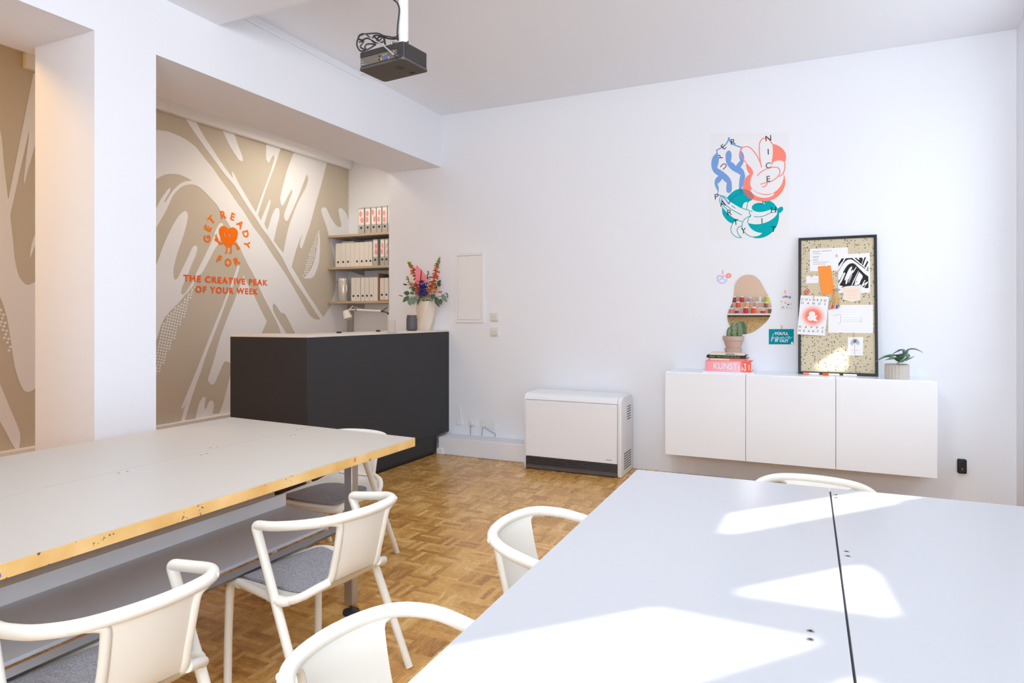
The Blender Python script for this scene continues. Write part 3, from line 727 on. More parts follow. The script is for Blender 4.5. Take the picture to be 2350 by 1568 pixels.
def binder(u0, u1, zt, h, y, mt, lab, group, label=None, hole=True, seedp=0, name='lever_arch_binder', depth=.26):
    x0, x1 = P(u0, 600, 1, y)[0] + .0015, P(u1, 600, 1, y)[0] - .0015
    t = thing(name, lab, 'binder', ((x0 + x1) / 2, y, zt), group=group)
    G().box(x0, x1, y, y + .003, zt, zt + h).box(x0, x0 + .003, y + .003, y + depth, zt, zt + h).box(x1 - .003, x1, y + .003, y + depth, zt, zt + h).box(x0 + .003, x1 - .003, y + .02, y + depth - .02, zt + .012, zt + h - .02).build('cover', mt, t)
    xm = (x0 + x1) / 2
    if hole:
        G().lathe([(.0125, 0), (.0125, .003), (.009, .003), (.009, .001), (.001, .001)], (xm, y - .0002, zt + .062 if not label else zt + .07), 18, 0, Matrix.Rotation(PI / 2, 3, 'X'), cap=False).build('finger_hole', M['hole_black'], t)
    if label:
        A_ = Art((xm, y, zt), (1, 0, 0), (0, 0, 1), base=.0008); hw = (x1 - x0) / 2 - .006; z0, z1 = (.105, h - .02) if label != 3 else (.105, h - .015)
        A_.rect(-hw, z0, hw, z1, M['binder_label'])
        r_ = random.Random(seedp)
        for k in range(2):          # bold printed blobs crossed by white stripes
            ca_, cb_ = r_.uniform(-hw * .4, hw * .4), z0 + (z1 - z0) * (.28 + .42 * k + r_.uniform(-.06, .06)); ra, rb = hw * .62, (z1 - z0) * .17; tl = r_.uniform(-.8, .8)
            pts = [(ca_ + ra * math.cos(q) * math.cos(tl) - rb * math.sin(q) * math.sin(tl) * .4, cb_ + rb * math.sin(q) + ra * math.cos(q) * math.sin(tl)) for q in [2 * PI * j / 20 for j in range(20)]]
            pts = [(max(-hw, min(hw, a)), b) for a, b in pts]
            A_.fill([pts], M['label_red'], 1)
            for j in (-1, 0, 1):
                oy = cb_ + j * rb * .55
                A_.ribbon([(-hw * .8 + ca_ * .3, oy - .012), (0, oy), (hw * .8, oy + .012)], .004, M['binder_label'], 2, px=False, n=2)
        A_.build('spine_label', t)
    return t
ords = ['first', 'second', 'third', 'fourth', 'fifth', 'sixth', 'seventh', 'eighth']
for i, (a, b) in enumerate(((822, 836), (837.5, 850.5), (851.5, 863.5), (864, 876), (877, 889), (889.5, 902))):
    binder(a, b, 2.338, .315, 6.40, M['binder_grey'], '%s grey binder with red printed label, counting from the left on the top shelf' % ords[i], 'grey binders on the top shelf', 1, seedp=i)
for i, (a, b) in enumerate(((770, 782), (782, 793.5), (793.5, 804), (804, 814), (814, 825), (825, 836), (836, 846), (846, 854.5))):
    binder(a, b, 1.943, .295, 6.42, M['binder_white'], '%s white file box, counting from the left on the middle shelf' % ords[i], 'white file boxes on the middle shelf', None, hole=(i != 3), name='file_box')
for i, (a, b) in enumerate(((855.5, 867), (872.5, 882.5), (883, 891), (891.5, 900))):
    binder(a, b, 1.943, .315, 6.40, M['binder_grey'], '%s grey binder with red printed label, counting from the left on the middle shelf' % ords[i], 'grey binders on the middle shelf', 3, seedp=20 + i)
for i, (a, b) in enumerate(((806, 816.5), (816.5, 827), (828, 837), (837.5, 847), (847.5, 857), (857, 867))):
    binder(a, b, 1.521, .285, 6.42, M['binder_white'], '%s white file box, counting from the jug on the lowest shelf' % ords[i], 'white file boxes on the lowest shelf', None, hole=(i != 5), name='file_box')
xa, xb2 = P(867.3, 650, 1, 6.41)[0], P(898, 650, 1, 6.41)[0]
t = thing('open_box', 'brown open-fronted wooden box at the right end of the lowest shelf', 'box', ((xa + xb2) / 2, 6.41, 1.521))
G().box(xa, xa + .014, 6.41, 6.72, 1.521, 1.85).box(xb2 - .014, xb2, 6.41, 6.72, 1.521, 1.85).box(xa + .014, xb2 - .014, 6.41, 6.72, 1.521, 1.528).build('side_panel', M['box_brown'], t)
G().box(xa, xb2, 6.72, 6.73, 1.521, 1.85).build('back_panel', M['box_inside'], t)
for i, (a, b) in enumerate(((871.5, 881.5), (882, 891.5))):
    binder(a, b, 1.53, .265, 6.43, M['binder_white'], '%s white file box inside the brown open box' % ('left' if i == 0 else 'right'), 'white file boxes in the brown box', None, name='file_box')
g = G().box(P(785, 550, 1, 6.47)[0], P(812, 550, 1, 6.47)[0], 6.46, 6.66, 2.241, 2.262)
tag(g.build('paper_stack', M['binder_label'], bevel=.001), 'loose papers lying on top of the white file boxes on the middle shelf', 'papers')
# vacuum jug
xj = P(788, 660, 1, 6.45)[0]
t = thing('vacuum_jug', 'pale metal vacuum jug at the left end of the lowest shelf', 'jug', (xj, 6.45, 1.521))
G().lathe([(.062, 0), (.066, .006), (.066, .255), (.062, .262)], (xj, 6.45, 1.521), 36).build('body', M['jug_metal'], t, smooth=40)
G().lathe([(.060, .262), (.060, .276), (.05, .284), (.01, .286)], (xj, 6.45, 1.521), 36).build('lid', M['binder_white'], t, smooth=40)
G().tube(cr([(xj + .060, 6.42, 1.521 + .19), (xj + .088, 6.40, 1.521 + .185), (xj + .092, 6.40, 1.521 + .13), (xj + .062, 6.42, 1.521 + .10)], 8), .009, 10).build('handle', M['binder_white'], t)
G().ball((xj - .05, 6.405, 1.521 + .235), .008).build('button', M['hole_black'], t)

# ================================================================ ON THE BACK WALL, LEFT
t = thing('fuse_cabinet', 'flush white fuse cabinet with small knob on the back wall right of the flowers', 'fuse cabinet', (-3.10, YB, 1.27))
x0, x1, z0, z1 = -3.255, -2.935, 1.272, 1.965
G().box(x0, x0 + .028, YB - .016, YB, z0, z1).box(x1 - .028, x1, YB - .016, YB, z0, z1).box(x0 + .028, x1 - .028, YB - .016, YB, z0, z0 + .03).box(x0 + .028, x1 - .028, YB - .016, YB, z1 - .03, z1).build('frame', M['plastic_white'], t, bevel=.002)
dr = G().box(x0 + .0295, x1 - .0295, YB - .013, YB, z0 + .032, z1 - .033).build('door', M['plastic_white'], t, bevel=.002)
G().lathe([(.009, 0), (.009, .012), (.013, .014), (.013, .022), (.001, .023)], (x0 + .05, YB - .013, 1.615), 18, 0, Matrix.Rotation(PI / 2, 3, 'X')).build('knob', M['plastic_white'], dr, smooth=40)
for v, lab in ((728, 'upper of the two cream wall switches right of the fuse cabinet'), (762, 'lower of the two cream wall switches right of the fuse cabinet')):
    p = P(1135.5, v, 1, YB)
    t = thing('wall_switch', lab, 'switch', p)
    G().box(p.x - .042, p.x + .042, YB - .012, YB, p.z - .042, p.z + .042).build('plate', M['plastic_cream'], t, bevel=.003)
    G().box(p.x - .030, p.x + .030, YB - .019, YB - .012, p.z - .030, p.z + .030).build('rocker', M['plastic_cream'], t, bevel=.002)
    G().box(p.x - .028, p.x + .028, YB - .0195, YB - .019, p.z - .002, p.z - .001).build('mark', M['ink_grey'], t)
def socket_face(g, x, z):
    g.lathe([(.024, 0), (.024, -.004), (.020, -.004), (.019, .006), (.001, .006)], (x, YB - .013, z), 24, 0, Matrix.Rotation(-PI / 2, 3, 'X'), cap=False)
p = P(1120, 973, 1, YB)
t = thing('double_socket', 'white double wall socket with two cables, left of the storage heater', 'socket', p)
G().box(p.x - .078, p.x + .078, YB - .013, YB, p.z - .04, p.z + .04).build('plate', M['plastic_white'], t, bevel=.003)
for dx in (-.037, .037):
    g = G(); socket_face(g, p.x + dx, p.z); so = g.build('outlet', M['plastic_white'], t, smooth=30)
    g = G()
    for q in (-.0095, .0095): g.lathe([(.0028, 0), (.0028, .003)], (p.x + dx + q, YB - .0075, p.z), 10, 0, Matrix.Rotation(PI / 2, 3, 'X'))
    g.build('contact', M['hole_black'], so)
for k, (du, dv) in enumerate(((-14, 23), (12, 24))):
    q = P(1120 - 12 + k * 3, 980, 1, YB - .02); e = P(1120 + du + 4 * k, 996, 1, YB - .02)
    tag(G().tube(cr([q, (q + e) / 2 + Vector((.004, -.012, 0)), e, Vector((e.x, YB - .03, .17))], 5), .0035, 6).build('power_cable', M['cable_grey']), '%s grey cable hanging from the double socket to the skirting box' % ('vertical' if k == 0 else 'slanting'), 'cable')
p = P(1086, 970, 1, YB)
t = thing('single_socket', 'white single wall socket with a white plug, between blank plate and double socket', 'socket', p)
G().box(p.x - .040, p.x + .040, YB - .013, YB, p.z - .04, p.z + .04).build('plate', M['plastic_white'], t, bevel=.003)
G().box(p.x - .020, p.x + .022, YB - .045, YB - .013, p.z - .022, p.z + .022).build('plug', M['plastic_white'], t, bevel=.006)
q = Vector((p.x - .010, YB - .03, p.z - .02)); e = P(1080, 995, 1, YB - .03)
tag(G().tube(cr([q, (q + e) / 2 + Vector((0, -.01, 0)), e, Vector((e.x, YB - .04, .17))], 5), .0035, 6).build('power_cable', M['cable_grey']), 'grey cable hanging from the white plug of the single socket', 'cable')
p = P(1056, 967, 1, YB)
t = thing('blank_plate', 'round-edged white blank wall plate right of the counter base, cable running into it', 'wall plate', p)
G().box(p.x - .036, p.x + .036, YB - .010, YB, p.z - .036, p.z + .036).build('plate', M['wall_white'], t, bevel=.006)
G().tube(cr([P(1057, 959, 1, YB - .003), P(1057, 948, 1, YB - .003), P(1055, 936, 1, YB - .003), P(1055, 928, 1, YB - .003)], 5), .004, 8).build('cable', M['wall_white'], t)

# ================================================================ STORAGE HEATER
x0, x1, y0, y1, zt = -2.325, -1.452, 5.24, 5.60, .664
t = thing('storage_heater', 'white night storage heater with dark floor grille against the back wall', 'heater', ((x0 + x1) / 2, 5.42, 0))
G().box(x0 + .012, x1 - .012, y0 + .03, y1, .02, zt - .03).build('body', M['heater_white'], t)
# top cap rounded towards the front
pr = [(y0 + .004, .610)] + [(y0 + .004 + .075 - .075 * math.cos(a), .612 + .05 * math.sin(a)) for a in [PI / 2 * k / 8 for k in range(9)]] + [(y1, .664), (y1, .62)]
Mx = Matrix(((0, 0, 1, 0), (1, 0, 0, 0), (0, 1, 0, 0), (0, 0, 0, 1)))
G().prism(pr, x0 + .012, x1 - .034, M=Mx).build('top_cap', M['heater_white'], t, smooth=30)
side = [(y0 + .012, 0.0), (y0 + .001, .02), (y0 + .001, .610)] + [(y0 + .001 + .075 - .075 * math.cos(a), .614 + .05 * math.sin(a)) for a in [PI / 2 * k / 8 for k in range(9)]] + [(y1 - .04, .664), (y1, .63), (y1, 0.0)]
sl = G().prism(side, x0, x0 + .012, M=Mx).build('side_panel', M['heater_side'], t, bevel=.003)
sr = G().prism(side, x1 - .034, x1, M=Mx).build('side_panel', M['heater_side'], t, bevel=.010, seg=3)
g = G()
for zz, n_, yy0, yy1, k_ in ((.46, 6, 5.43, 5.55, 3), (.055, 7, 5.33, 5.56, 5)):
    for i in range(n_):
        for j in range(k_):
            ya = yy0 + (yy1 - yy0) * j / k_; g.box(x1 - .001, x1 + .0012, ya + .004, ya + (yy1 - yy0) / k_ - .012, zz + i * .021, zz + i * .021 + .009)
g.build('vent', M['vent_dark'], sr)
G().box(x0 + .014, x1 - .036, y0, y0 + .03, .115, .606).build('front_panel', M['heater_white'], t, bevel=.003)
g = G().box(x0 + .014, x1 - .036, y0 + .022, y0 + .04, .008, .112)
for i in range(6): g.box(x0 + .014, x1 - .036, y0 + .004, y0 + .022, .046 + i * .011, .051 + i * .011)
g.box(x0 + .014, x1 - .036, y0 + .004, y0 + .024, .008, .042)
g.build('grille', M['grille'], t, bevel=.0015)
A_ = Art((x1 - .13, y0, .140), (1, 0, 0), (0, 0, 1)); A_.rect(0, 0, .050, .007, M['ink_grey']); A_.build('badge', t)
G().ball((x0 + .225, y0 - .0005, .49), .003).build('screw', M['steel'], t)

# ================================================================ WALL CABINETS
xs = [P(u, 950, 1, 5.25)[0] for u in (1526, 1711, 1918, 2152)]
for i, lab in enumerate(('glossy white wall cabinet, the one under the stack of books', 'glossy white wall cabinet, middle one under the pinboard', 'glossy white wall cabinet nearest the dark thermostat on the wall')):
    a, b = xs[i], xs[i + 1]
    t = thing('wall_cabinet', lab, 'cabinet', ((a + b) / 2, 5.45, .233), group='white wall cabinets')
    G().box(a + .0012, b - .0012, 5.270, YB, .233, .895).build('body', M['cabinet_white'], t, bevel=.001)
    G().box(a + .0015, b - .0015, 5.250, 5.268, .234, .889).build('door', M['cabinet_white'], t, bevel=.0015)
CT = .895
def bx_px(u0, u1, y): return P(u0, 850, 1, y)[0], P(u1, 850, 1, y)[0]
# book stack
yk = 5.335
xa, xb2 = bx_px(1612, 1731, 5.30)
tag(G().box(xa, xb2, 5.30, 5.575, CT, CT + .010).build('sample_board', M['paper'], bevel=.001), 'thin white board lying under the stack of books', 'board')
def book(lab, u0, u1, y, z, h, d, cover, key='book', lean=0):
    a, b = bx_px(u0, u1, y)
    t = thing('book', lab, 'book', ((a + b) / 2, y, z), group='books stacked under the cactus')
    G().box(a, b, y, y + .004, z, z + h).box(a, b, y + .004, y + d, z, z + .003).box(a, b, y + .004, y + d, z + h - .003, z + h).build('cover', cover, t, bevel=.0012)
    G().box(a + .004, b - .004, y + .004, y + d - .006, z + .003, z + h - .003).build('pages', M['paper'], t)
    return t, a, b, y, z, h
zk = CT + .010
M['kunst'] = stripe_tint('kunst_cover', S(250, 150, 160), S(244, 96, 70), -.185, .185)
t, a, b, y, z, h = book('thick pink and red art book at the bottom of the stack', 1618.5, 1723.5, yk, zk, .082, .21, M['kunst'])
A_ = Art((a, y, z), (1, 0, 0), (0, 0, 1)); wd = b - a
A_.text('KUNST', wd * .185, .018, M['paper'], w=wd * .52, h=.050, bold=.01)
A_.text('1', wd * .735, .016, M['paper'], h=.040); A_.text('a', wd * .795, .016, M['paper'], h=.022); A_.text(']', wd * .845, .012, M['paper'], h=.055, bold=.02)
A_.rect(wd * .95, .018, wd * .965, .060, M['paper']); A_.build('spine_lettering', t)
zk += .082
t, a, b, y, z, h = book('coral paperback above the thick pink book', 1626, 1716.5, yk + .005, zk, .024, .19, M['ink_coral'])
A_ = Art((a, y, z), (1, 0, 0), (0, 0, 1)); wd = b - a; A_.rect(wd * .05, .006, wd * .54, .019, M['paper_warm']); A_.rect(wd * .9, .008, wd * .975, .014, M['ink_mauve'], 1); A_.build('spine_lettering', t)
zk += .024
t, a, b, y, z, h = book('black book with green title on its spine', 1621.5, 1712.5, yk - .004, zk, .022, .19, M['frame_black'])
M['ink_green'] = mat('ink_green', S(110, 200, 150), .6)
A_ = Art((a, y, z), (1, 0, 0), (0, 0, 1)); wd = b - a
A_.text('Neon', wd * .085, .006, M['ink_green'], w=wd * .12, h=.0115); A_.rect(wd * .225, .0105, wd * .245, .0118, M['ink_green']); A_.text('Vom Leuchten der Kunst', wd * .265, .006, M['ink_green'], w=wd * .58, h=.0115); A_.build('spine_lettering', t)
zk += .022
t, a, b, y, z, h = book('cream booklet on top of the stack, directly under the cactus pot', 1629, 1707.5, yk + .006, zk, .018, .17, M['paper_warm'])
A_ = Art((a, y, z), (1, 0, 0), (0, 0, 1)); wd = b - a; A_.text('MAKERS', wd * .47, .005, M['ink_black'], w=wd * .26, h=.010, bold=.03); A_.rect(wd * .74, .006, wd * .82, .010, M['ink_grey']); A_.build('spine_lettering', t)
zk += .018
# cactus in a clay pot
yp = 5.435; xp = P(1683, 800, 1, yp)[0]; k_ = (P(1708, 800, 1, yp)[0] - P(1658.5, 800, 1, yp)[0]) / 2
t = thing('potted_cactus', 'small three-armed cactus in a terracotta pot with saucer on the book stack', 'cactus', (xp, yp, zk))
G().lathe([(k_ * .74, 0), (k_ * .76, .004), (k_ * .80, .020), (k_ * .84, .024), (k_ * .84, .032), (k_ * .72, .032)], (xp, yp, zk), 36).build('saucer', M['clay'], t, smooth=35)
zr = P(1683, 771.5, 1, yp)[2] - zk
G().lathe([(k_ * .64, .02), (k_ * .68, .034), (k_ * .90, zr - .036), (k_ * .98, zr - .034), (k_, zr - .002), (k_ * .97, zr), (k_ * .90, zr - .002), (k_ * .86, zr - .016)], (xp, yp, zk), 40, cap=False).build('pot', M['clay'], t, smooth=35)
G().lathe([(.001, zr - .012), (k_ * .87, zr - .014)], (xp, yp, zk), 24, cap=False).build('soil', M['soil'], t)
for u, v0, v1, wd, dy, lean in ((1672, 772, 750, 8.5, -.02, .012), (1683.5, 772, 738.5, 12.5, -.01, .002), (1697, 772, 738, 12, .02, -.012)):
    p0 = P(u, v0, 1, yp + dy); hz = P(u, v1, 1, yp + dy)[2] - p0.z + .02; r_ = (P(u + wd / 2, v0, 1, yp)[0] - P(u - wd / 2, v0, 1, yp)[0]) / 2
    pr = [(r_ * (.78 + .35 * math.sin(min(1, q * 1.25) * PI * .62)) * math.sqrt(max(0.0005, 1 - max(0, (q - .62) / .38) ** 2)), hz * q) for q in [i / 14 for i in range(15)]]
    g = G().lathe(pr, (p0.x, p0.y, p0.z - .02), 40, rib=lambda a: 1 + .13 * abs(math.cos(a * 3.5)))
    for q in g.v: q.x += lean * ((q.z - p0.z) / hz) ** 2 * 1.4
    g.build('stem', M['cactus'], t, smooth=60)

# pinboard leaning on the cabinets
pb0, pb1 = Vector((0, 5.500, CT)), Vector((0, 5.632, 1.938))
ey = (pb1 - pb0).normalized(); BO = Vector((-.122, 5.500, CT)); PB = Art(BO, (1, 0, 0), ey, base=.0005)
tl, tr_, br, bl = [PB.loc(*q) for q in ((1832, 545), (2013.5, 541), (2014, 863), (1832, 857.5))]
w_, h_ = (tr_[0] + br[0]) / 2 - (tl[0] + bl[0]) / 2, (tl[1] + tr_[1]) / 2
BO = BO + Vector((tl[0] + bl[0], 0, 0)) * .5; PB = Art(BO, (1, 0, 0), ey, base=.0005)
MB = Matrix((( PB.ex.x, PB.ey.x, PB.n.x, BO.x), (PB.ex.y, PB.ey.y, PB.n.y, BO.y), (PB.ex.z, PB.ey.z, PB.n.z, BO.z), (0, 0, 0, 1)))
t = thing('pinboard', 'tall black framed pinboard of speckled terrazzo cork leaning on the wall cabinets', 'pinboard', BO)
fw = .020; G().box(0, fw, 0, h_, -.014, .010, M=MB).box(w_ - fw, w_, 0, h_, -.014, .010, M=MB).box(fw, w_ - fw, 0, fw, -.014, .010, M=MB).box(fw, w_ - fw, h_ - fw, h_, -.014, .010, M=MB).build('frame', M['frame_black'], t, bevel=.0015)
G().box(fw, w_ - fw, fw, h_ - fw, -.012, 0, M=MB).build('board', M['terrazzo'], t)
def sheet(art, quad, lay, mt, name, lab, cat, group=None, sm=False):
    """a sheet of paper on the board or wall"""
    L = [art.loc(*q) for q in quad] if not sm else [art.loc(p.x, p.y) for p in smooth2(quad, 4)]
    Mq = Matrix(((art.ex.x, art.ey.x, art.n.x, art.O.x), (art.ex.y, art.ey.y, art.n.y, art.O.y), (art.ex.z, art.ey.z, art.n.z, art.O.z), (0, 0, 0, 1)))
    b0 = art.base + lay * .0012
    g = G().prism(L, b0, b0 + .0006, M=Mq)
    o = g.build(name, mt); tag(o, lab, cat, group)
    return o, Art(art.O, art.ex, art.ey, base=b0 + .0009)
def pin(art, u, v, lay, parent, mt='wood_pin', wd=.006, ht=.028):
    a, b = art.loc(u, v); Mq = Matrix(((art.ex.x, art.ey.x, art.n.x, 0), (art.ex.y, art.ey.y, art.n.y, 0), (art.ex.z, art.ey.z, art.n.z, 0), (0, 0, 0, 1)))
    Mq.translation = art.pt(a, b, lay * .0012)
    G().box(-wd / 2, wd / 2, -ht / 2, ht / 2, 0, .007 if mt == 'wood_pin' else .0004, M=Mq).build('pin' if mt == 'wood_pin' else 'tape', M[mt], parent, bevel=.001 if mt == 'wood_pin' else 0)
G3 = 'papers pinned on the terrazzo board'
def zp(x, y, s, l): return [(x + a / s, y + b / s) for a, b in l]
ZA = (1820, 535, 9.505); ZB = (1820, 660, 7.465)
o, A_ = sheet(PB, zp(*ZA, [(365, 345), (1195, 312), (1195, 815), (370, 835)]), 0, M['paper'], 'letter', 'white printed letter at the top of the pinboard behind the orange strip', 'paper', G3)
tr9 = ZA
for yy, x0_, x1_, m_ in ((450, 430, 605, 0), (512, 430, 565, 0), (534, 430, 560, 0), (575, 430, 545, 0), (600, 430, 545, 0), (633, 430, 770, 0), (678, 430, 715, 0)):
    A_.ribbon([(x0_, yy + 4), (x1_, yy - 4)], .0035, M['ink_grey'], tr=tr9)
q = A_.loc(1820 + 430 / 9.505, 535 + 420 / 9.505); q2 = A_.loc(1820 + 845 / 9.505, 535 + 390 / 9.505)
for k in range(15):
    if k != 6: A_.rect(q[0] + (q2[0] - q[0]) * k / 15, q[1] + (q2[1] - q[1]) * k / 15, q[0] + (q2[0] - q[0]) * (k + .62) / 15, q[1] + (q2[1] - q[1]) * k / 15 + .008, M['ink_grey'])
A_.build('printed_text', o)
o, A_ = sheet(PB, zp(*ZA, [(288, 938), (555, 930), (550, 1090), (288, 1100)]), 0, M['paper'], 'small_card', 'small blank white card left of the orange strip on the pinboard', 'paper', G3)
A_.ribbon([(425, 1010), (515, 1006)], .0012, M['ink_grey'], tr=ZA); A_.build('printed_text', o); pin(PB, 1863.5, 633, 1, o)
o, A_ = sheet(PB, zp(*ZA, [(980, 475), (1673, 432), (1680, 1300), (985, 1312)]), 1, M['paper'], 'art_print', 'black and white brush-stroke print on the right of the pinboard', 'print', G3)
K, Wp = M['ink_black'], M['paper']
def bw(l, m_=None, lay=0, **k): A_.px(l, m_ or K, lay, tr=ZA, **k)
bw([(990, 560, 1), (1595, 532, 1), (1640, 640, 1), (1645, 1195, 1), (1590, 1208, 1), (1450, 1150, 1), (1280, 1150, 1), (1100, 1170, 1), (990, 1130, 1)], n=2)
for l in ([(990, 850, 1), (1060, 720), (1140, 620), (1210, 580), (1290, 585), (1400, 660), (1640, 840, 1), (1645, 950, 1), (1560, 890), (1430, 760), (1350, 680), (1290, 660), (1220, 680), (1160, 740), (1080, 870), (990, 1010, 1)],
          [(1290, 545, 1), (1340, 545, 1), (1500, 690), (1640, 800, 1), (1640, 815, 1), (1480, 700)], [(1380, 545, 1), (1440, 540, 1), (1440, 590)], [(1505, 535, 1), (1560, 532, 1), (1530, 600), (1500, 690), (1485, 690, 1), (1520, 590)],
          [(1590, 540, 1), (1640, 560, 1), (1570, 700), (1540, 740), (1530, 700)], [(1640, 640, 1), (1640, 720, 1), (1600, 800), (1575, 780)],
          [(990, 560, 1), (1060, 555, 1), (1010, 640), (990, 660, 1)], [(1060, 640), (1080, 650), (1020, 760), (990, 790, 1), (990, 740, 1)], [(1110, 560, 1), (1150, 550, 1), (1050, 720), (990, 830, 1), (990, 800, 1)],
          [(1010, 900), (1100, 860), (1040, 980), (1000, 1040), (990, 960, 1)], [(1110, 870), (1140, 880), (1060, 1060), (990, 1150, 1), (990, 1110, 1)],
          [(1280, 730), (1290, 745), (1260, 840), (1300, 800), (1310, 810), (1280, 900), (1210, 1000), (1180, 1090), (1155, 1120), (1145, 1080), (1170, 980), (1190, 940), (1150, 1020), (1130, 1040), (1125, 1000), (1170, 890), (1230, 770)],
          [(1375, 740), (1385, 745), (1310, 870), (1290, 865)], [(1425, 820), (1430, 830), (1330, 1060), (1290, 1140, 1), (1270, 1145, 1), (1320, 1030)],
          [(1440, 850, 1), (1520, 940), (1480, 1030), (1450, 1110, 1), (1400, 1140, 1), (1330, 1140, 1), (1370, 1060), (1380, 1080), (1400, 1040), (1350, 1080), (1380, 980)],
          [(1550, 1040), (1580, 1030), (1540, 1110), (1620, 1060), (1630, 1080), (1560, 1180), (1540, 1190), (1590, 1110), (1500, 1180), (1490, 1160)], [(1430, 1130, 1), (1500, 1130, 1), (1460, 1165), (1440, 1160)]):
    bw(l, Wp, 1, n=3)
bw([(1210, 1040), (1240, 940), (1290, 900), (1270, 980), (1215, 1090)], M['ink_grey'], 2)
bw([(1035, 1185, 1), (1140, 1165, 1), (1090, 1195, 1)]); A_.build('printed_design', o)
pin(PB, 1920.5, 587, 2, o, 'wood_pin', .007, .020)
o, A_ = sheet(PB, zp(*ZA, [(540, 732), (820, 706), (908, 1318), (630, 1352)]), 2, M['orange_card'], 'colour_strip', 'plain orange paper strip hanging in the middle of the pinboard', 'paper', G3)
G().ball(PB.pt(*PB.loc(1896, 611), .006), .0055).build('pin', M['paper'], o)
o, A_ = sheet(PB, [(x, y) for x, y in zp(*ZA, [(1085, 1185), (1200, 1175), (1470, 1190), (1475, 1340), (1465, 1470), (1380, 1490), (1270, 1510), (1190, 1480), (1085, 1455), (1075, 1440), (1100, 1340)])], 3, M['paper_warm'], 'torn_note', 'peach torn-edged note overlapping the bottom of the black and white print', 'paper', G3)
for yy in (1260, 1300, 1355, 1415): A_.ribbon([(1170, yy + 3), (1400, yy - 3)], .002, M['tape_peach'], tr=ZA)
A_.build('written_lines', o)
o, A_ = sheet(PB, zp(*ZB, [(133, 138), (615, 165), (548, 832), (68, 803)]), 10, M['paper'], 'greeting_print', 'white print with coral sun and ampersand overlapping the left frame of the pinboard', 'print', G3)
ce = A_.loc(1820 + 340 / 7.465, 660 + 495 / 7.465); e1_ = A_.loc(1820 + 100 / 7.465, 660 + 480 / 7.465)
pc = A_.pt(ce[0], ce[1]); rr_ = (ce[0] - e1_[0])
Mq = blur_disc('coral_sun', (.86, .86, .87, 1), S(252, 128, 100), (0, 0, 0), rr_ * .42, rr_ * .98)
gd = G(); Aq = Art(A_.O, A_.ex, A_.ey, base=A_.base)
Aq.disc(ce[0], ce[1], rr_, Mq, 0, 48)
ds = Aq.g.build('printed_sun', [Mq], o, local=True)
for vtx in ds.data.vertices: vtx.co = vtx.co - pc
ds.location = pc - o.location
tlt = math.atan2(*(lambda a, b: (b[1] - a[1], b[0] - a[0]))(A_.loc(1820 + 133 / 7.465, 660 + 138 / 7.465), A_.loc(1820 + 615 / 7.465, 660 + 165 / 7.465)))
A_.text('&', ce[0], ce[1], M['paper'], 2, h=.075, rot=tlt, bold=.07, center=True)
def spread(word, u0, v0, u1, v1, h):
    a, b = Vector(A_.loc(1820 + u0 / 7.465, 660 + v0 / 7.465)), Vector(A_.loc(1820 + u1 / 7.465, 660 + v1 / 7.465))
    for i, ch in enumerate(word):
        q = a + (b - a) * (i / (len(word) - 1)); A_.text(ch, q[0], q[1], M['ink_black'], 2, h=h, rot=tlt, shear=.18, center=True)
spread('COLORED', 165, 205, 550, 228, .0165); spread('HANDS', 158, 268, 548, 288, .0165); spread('HAPPY', 120, 675, 508, 697, .0165); spread('HEARTS', 112, 742, 502, 762, .0165)
A_.build('printed_text', o); pin(PB, 1868, 680.5, 11, o)
o, A_ = sheet(PB, zp(*ZB, [(600, 385), (640, 380), (820, 298), (1370, 297), (1372, 785), (602, 775)]), 1, M['paper'], 'folded_card', 'large white folded card with a faint grey drawing, right of the coral sun print', 'paper', G3)
for l in ([(690, 490), (740, 470), (815, 465)], [(815, 465), (818, 605)], [(770, 625), (818, 605)]): A_.ribbon(l, .0022, M['ink_grey'], tr=ZB)
A_.px([(860, 490, 1), (1100, 500, 1), (1100, 575, 1), (850, 575, 1)], M['tray_white'], 0, tr=ZB)
for v_ in (520, 548, 575): A_.ribbon([(855, v_), (1100, v_ + 2)], .0018, M['ink_grey'], 1, tr=ZB)
A_.ribbon([(1110, 585), (1185, 588)], .0035, M['tray_grey'], tr=ZB); A_.ribbon([(1145, 525), (1180, 525), (1180, 575), (1145, 575), (1145, 525)], .0012, M['ink_grey'], tr=ZB, n=2); A_.build('printed_drawing', o)
o, A_ = sheet(PB, zp(*ZB, [(937, 848), (1200, 850), (1200, 1168), (937, 1166)]), 1, M['paper'], 'palm_card', 'small pinkish card with a dark palm tree at the lower right of the pinboard', 'card', G3)
for a in range(13):
    an = -.55 + (PI + 1.1) * a / 12; L_ = 92 if a % 2 else 78
    A_.ribbon([(1060, 940), (1060 + L_ * .55 * math.cos(an), 940 - 62 * math.sin(an) * .9), (1060 + L_ * math.cos(an), 940 - 62 * math.sin(an) + 26 * abs(math.cos(an)))], .0032, M['ink_navy'], 0, tr=ZB, taper=True)
A_.ribbon([(1058, 950), (1055, 1050), (1060, 1150)], .0016, M['ink_navy'], tr=ZB)
A_.ribbon([(1005, 1078), (1120, 1074)], .004, M['tape_peach'], tr=ZB); A_.build('printed_palm', o); pin(PB, 1961, 770, 2, o)
t = thing('brush_bundle', 'bundle of wooden sticks with coloured tips hanging in the middle of the pinboard', 'sticks', PB.pt(*PB.loc(1919, 667)))
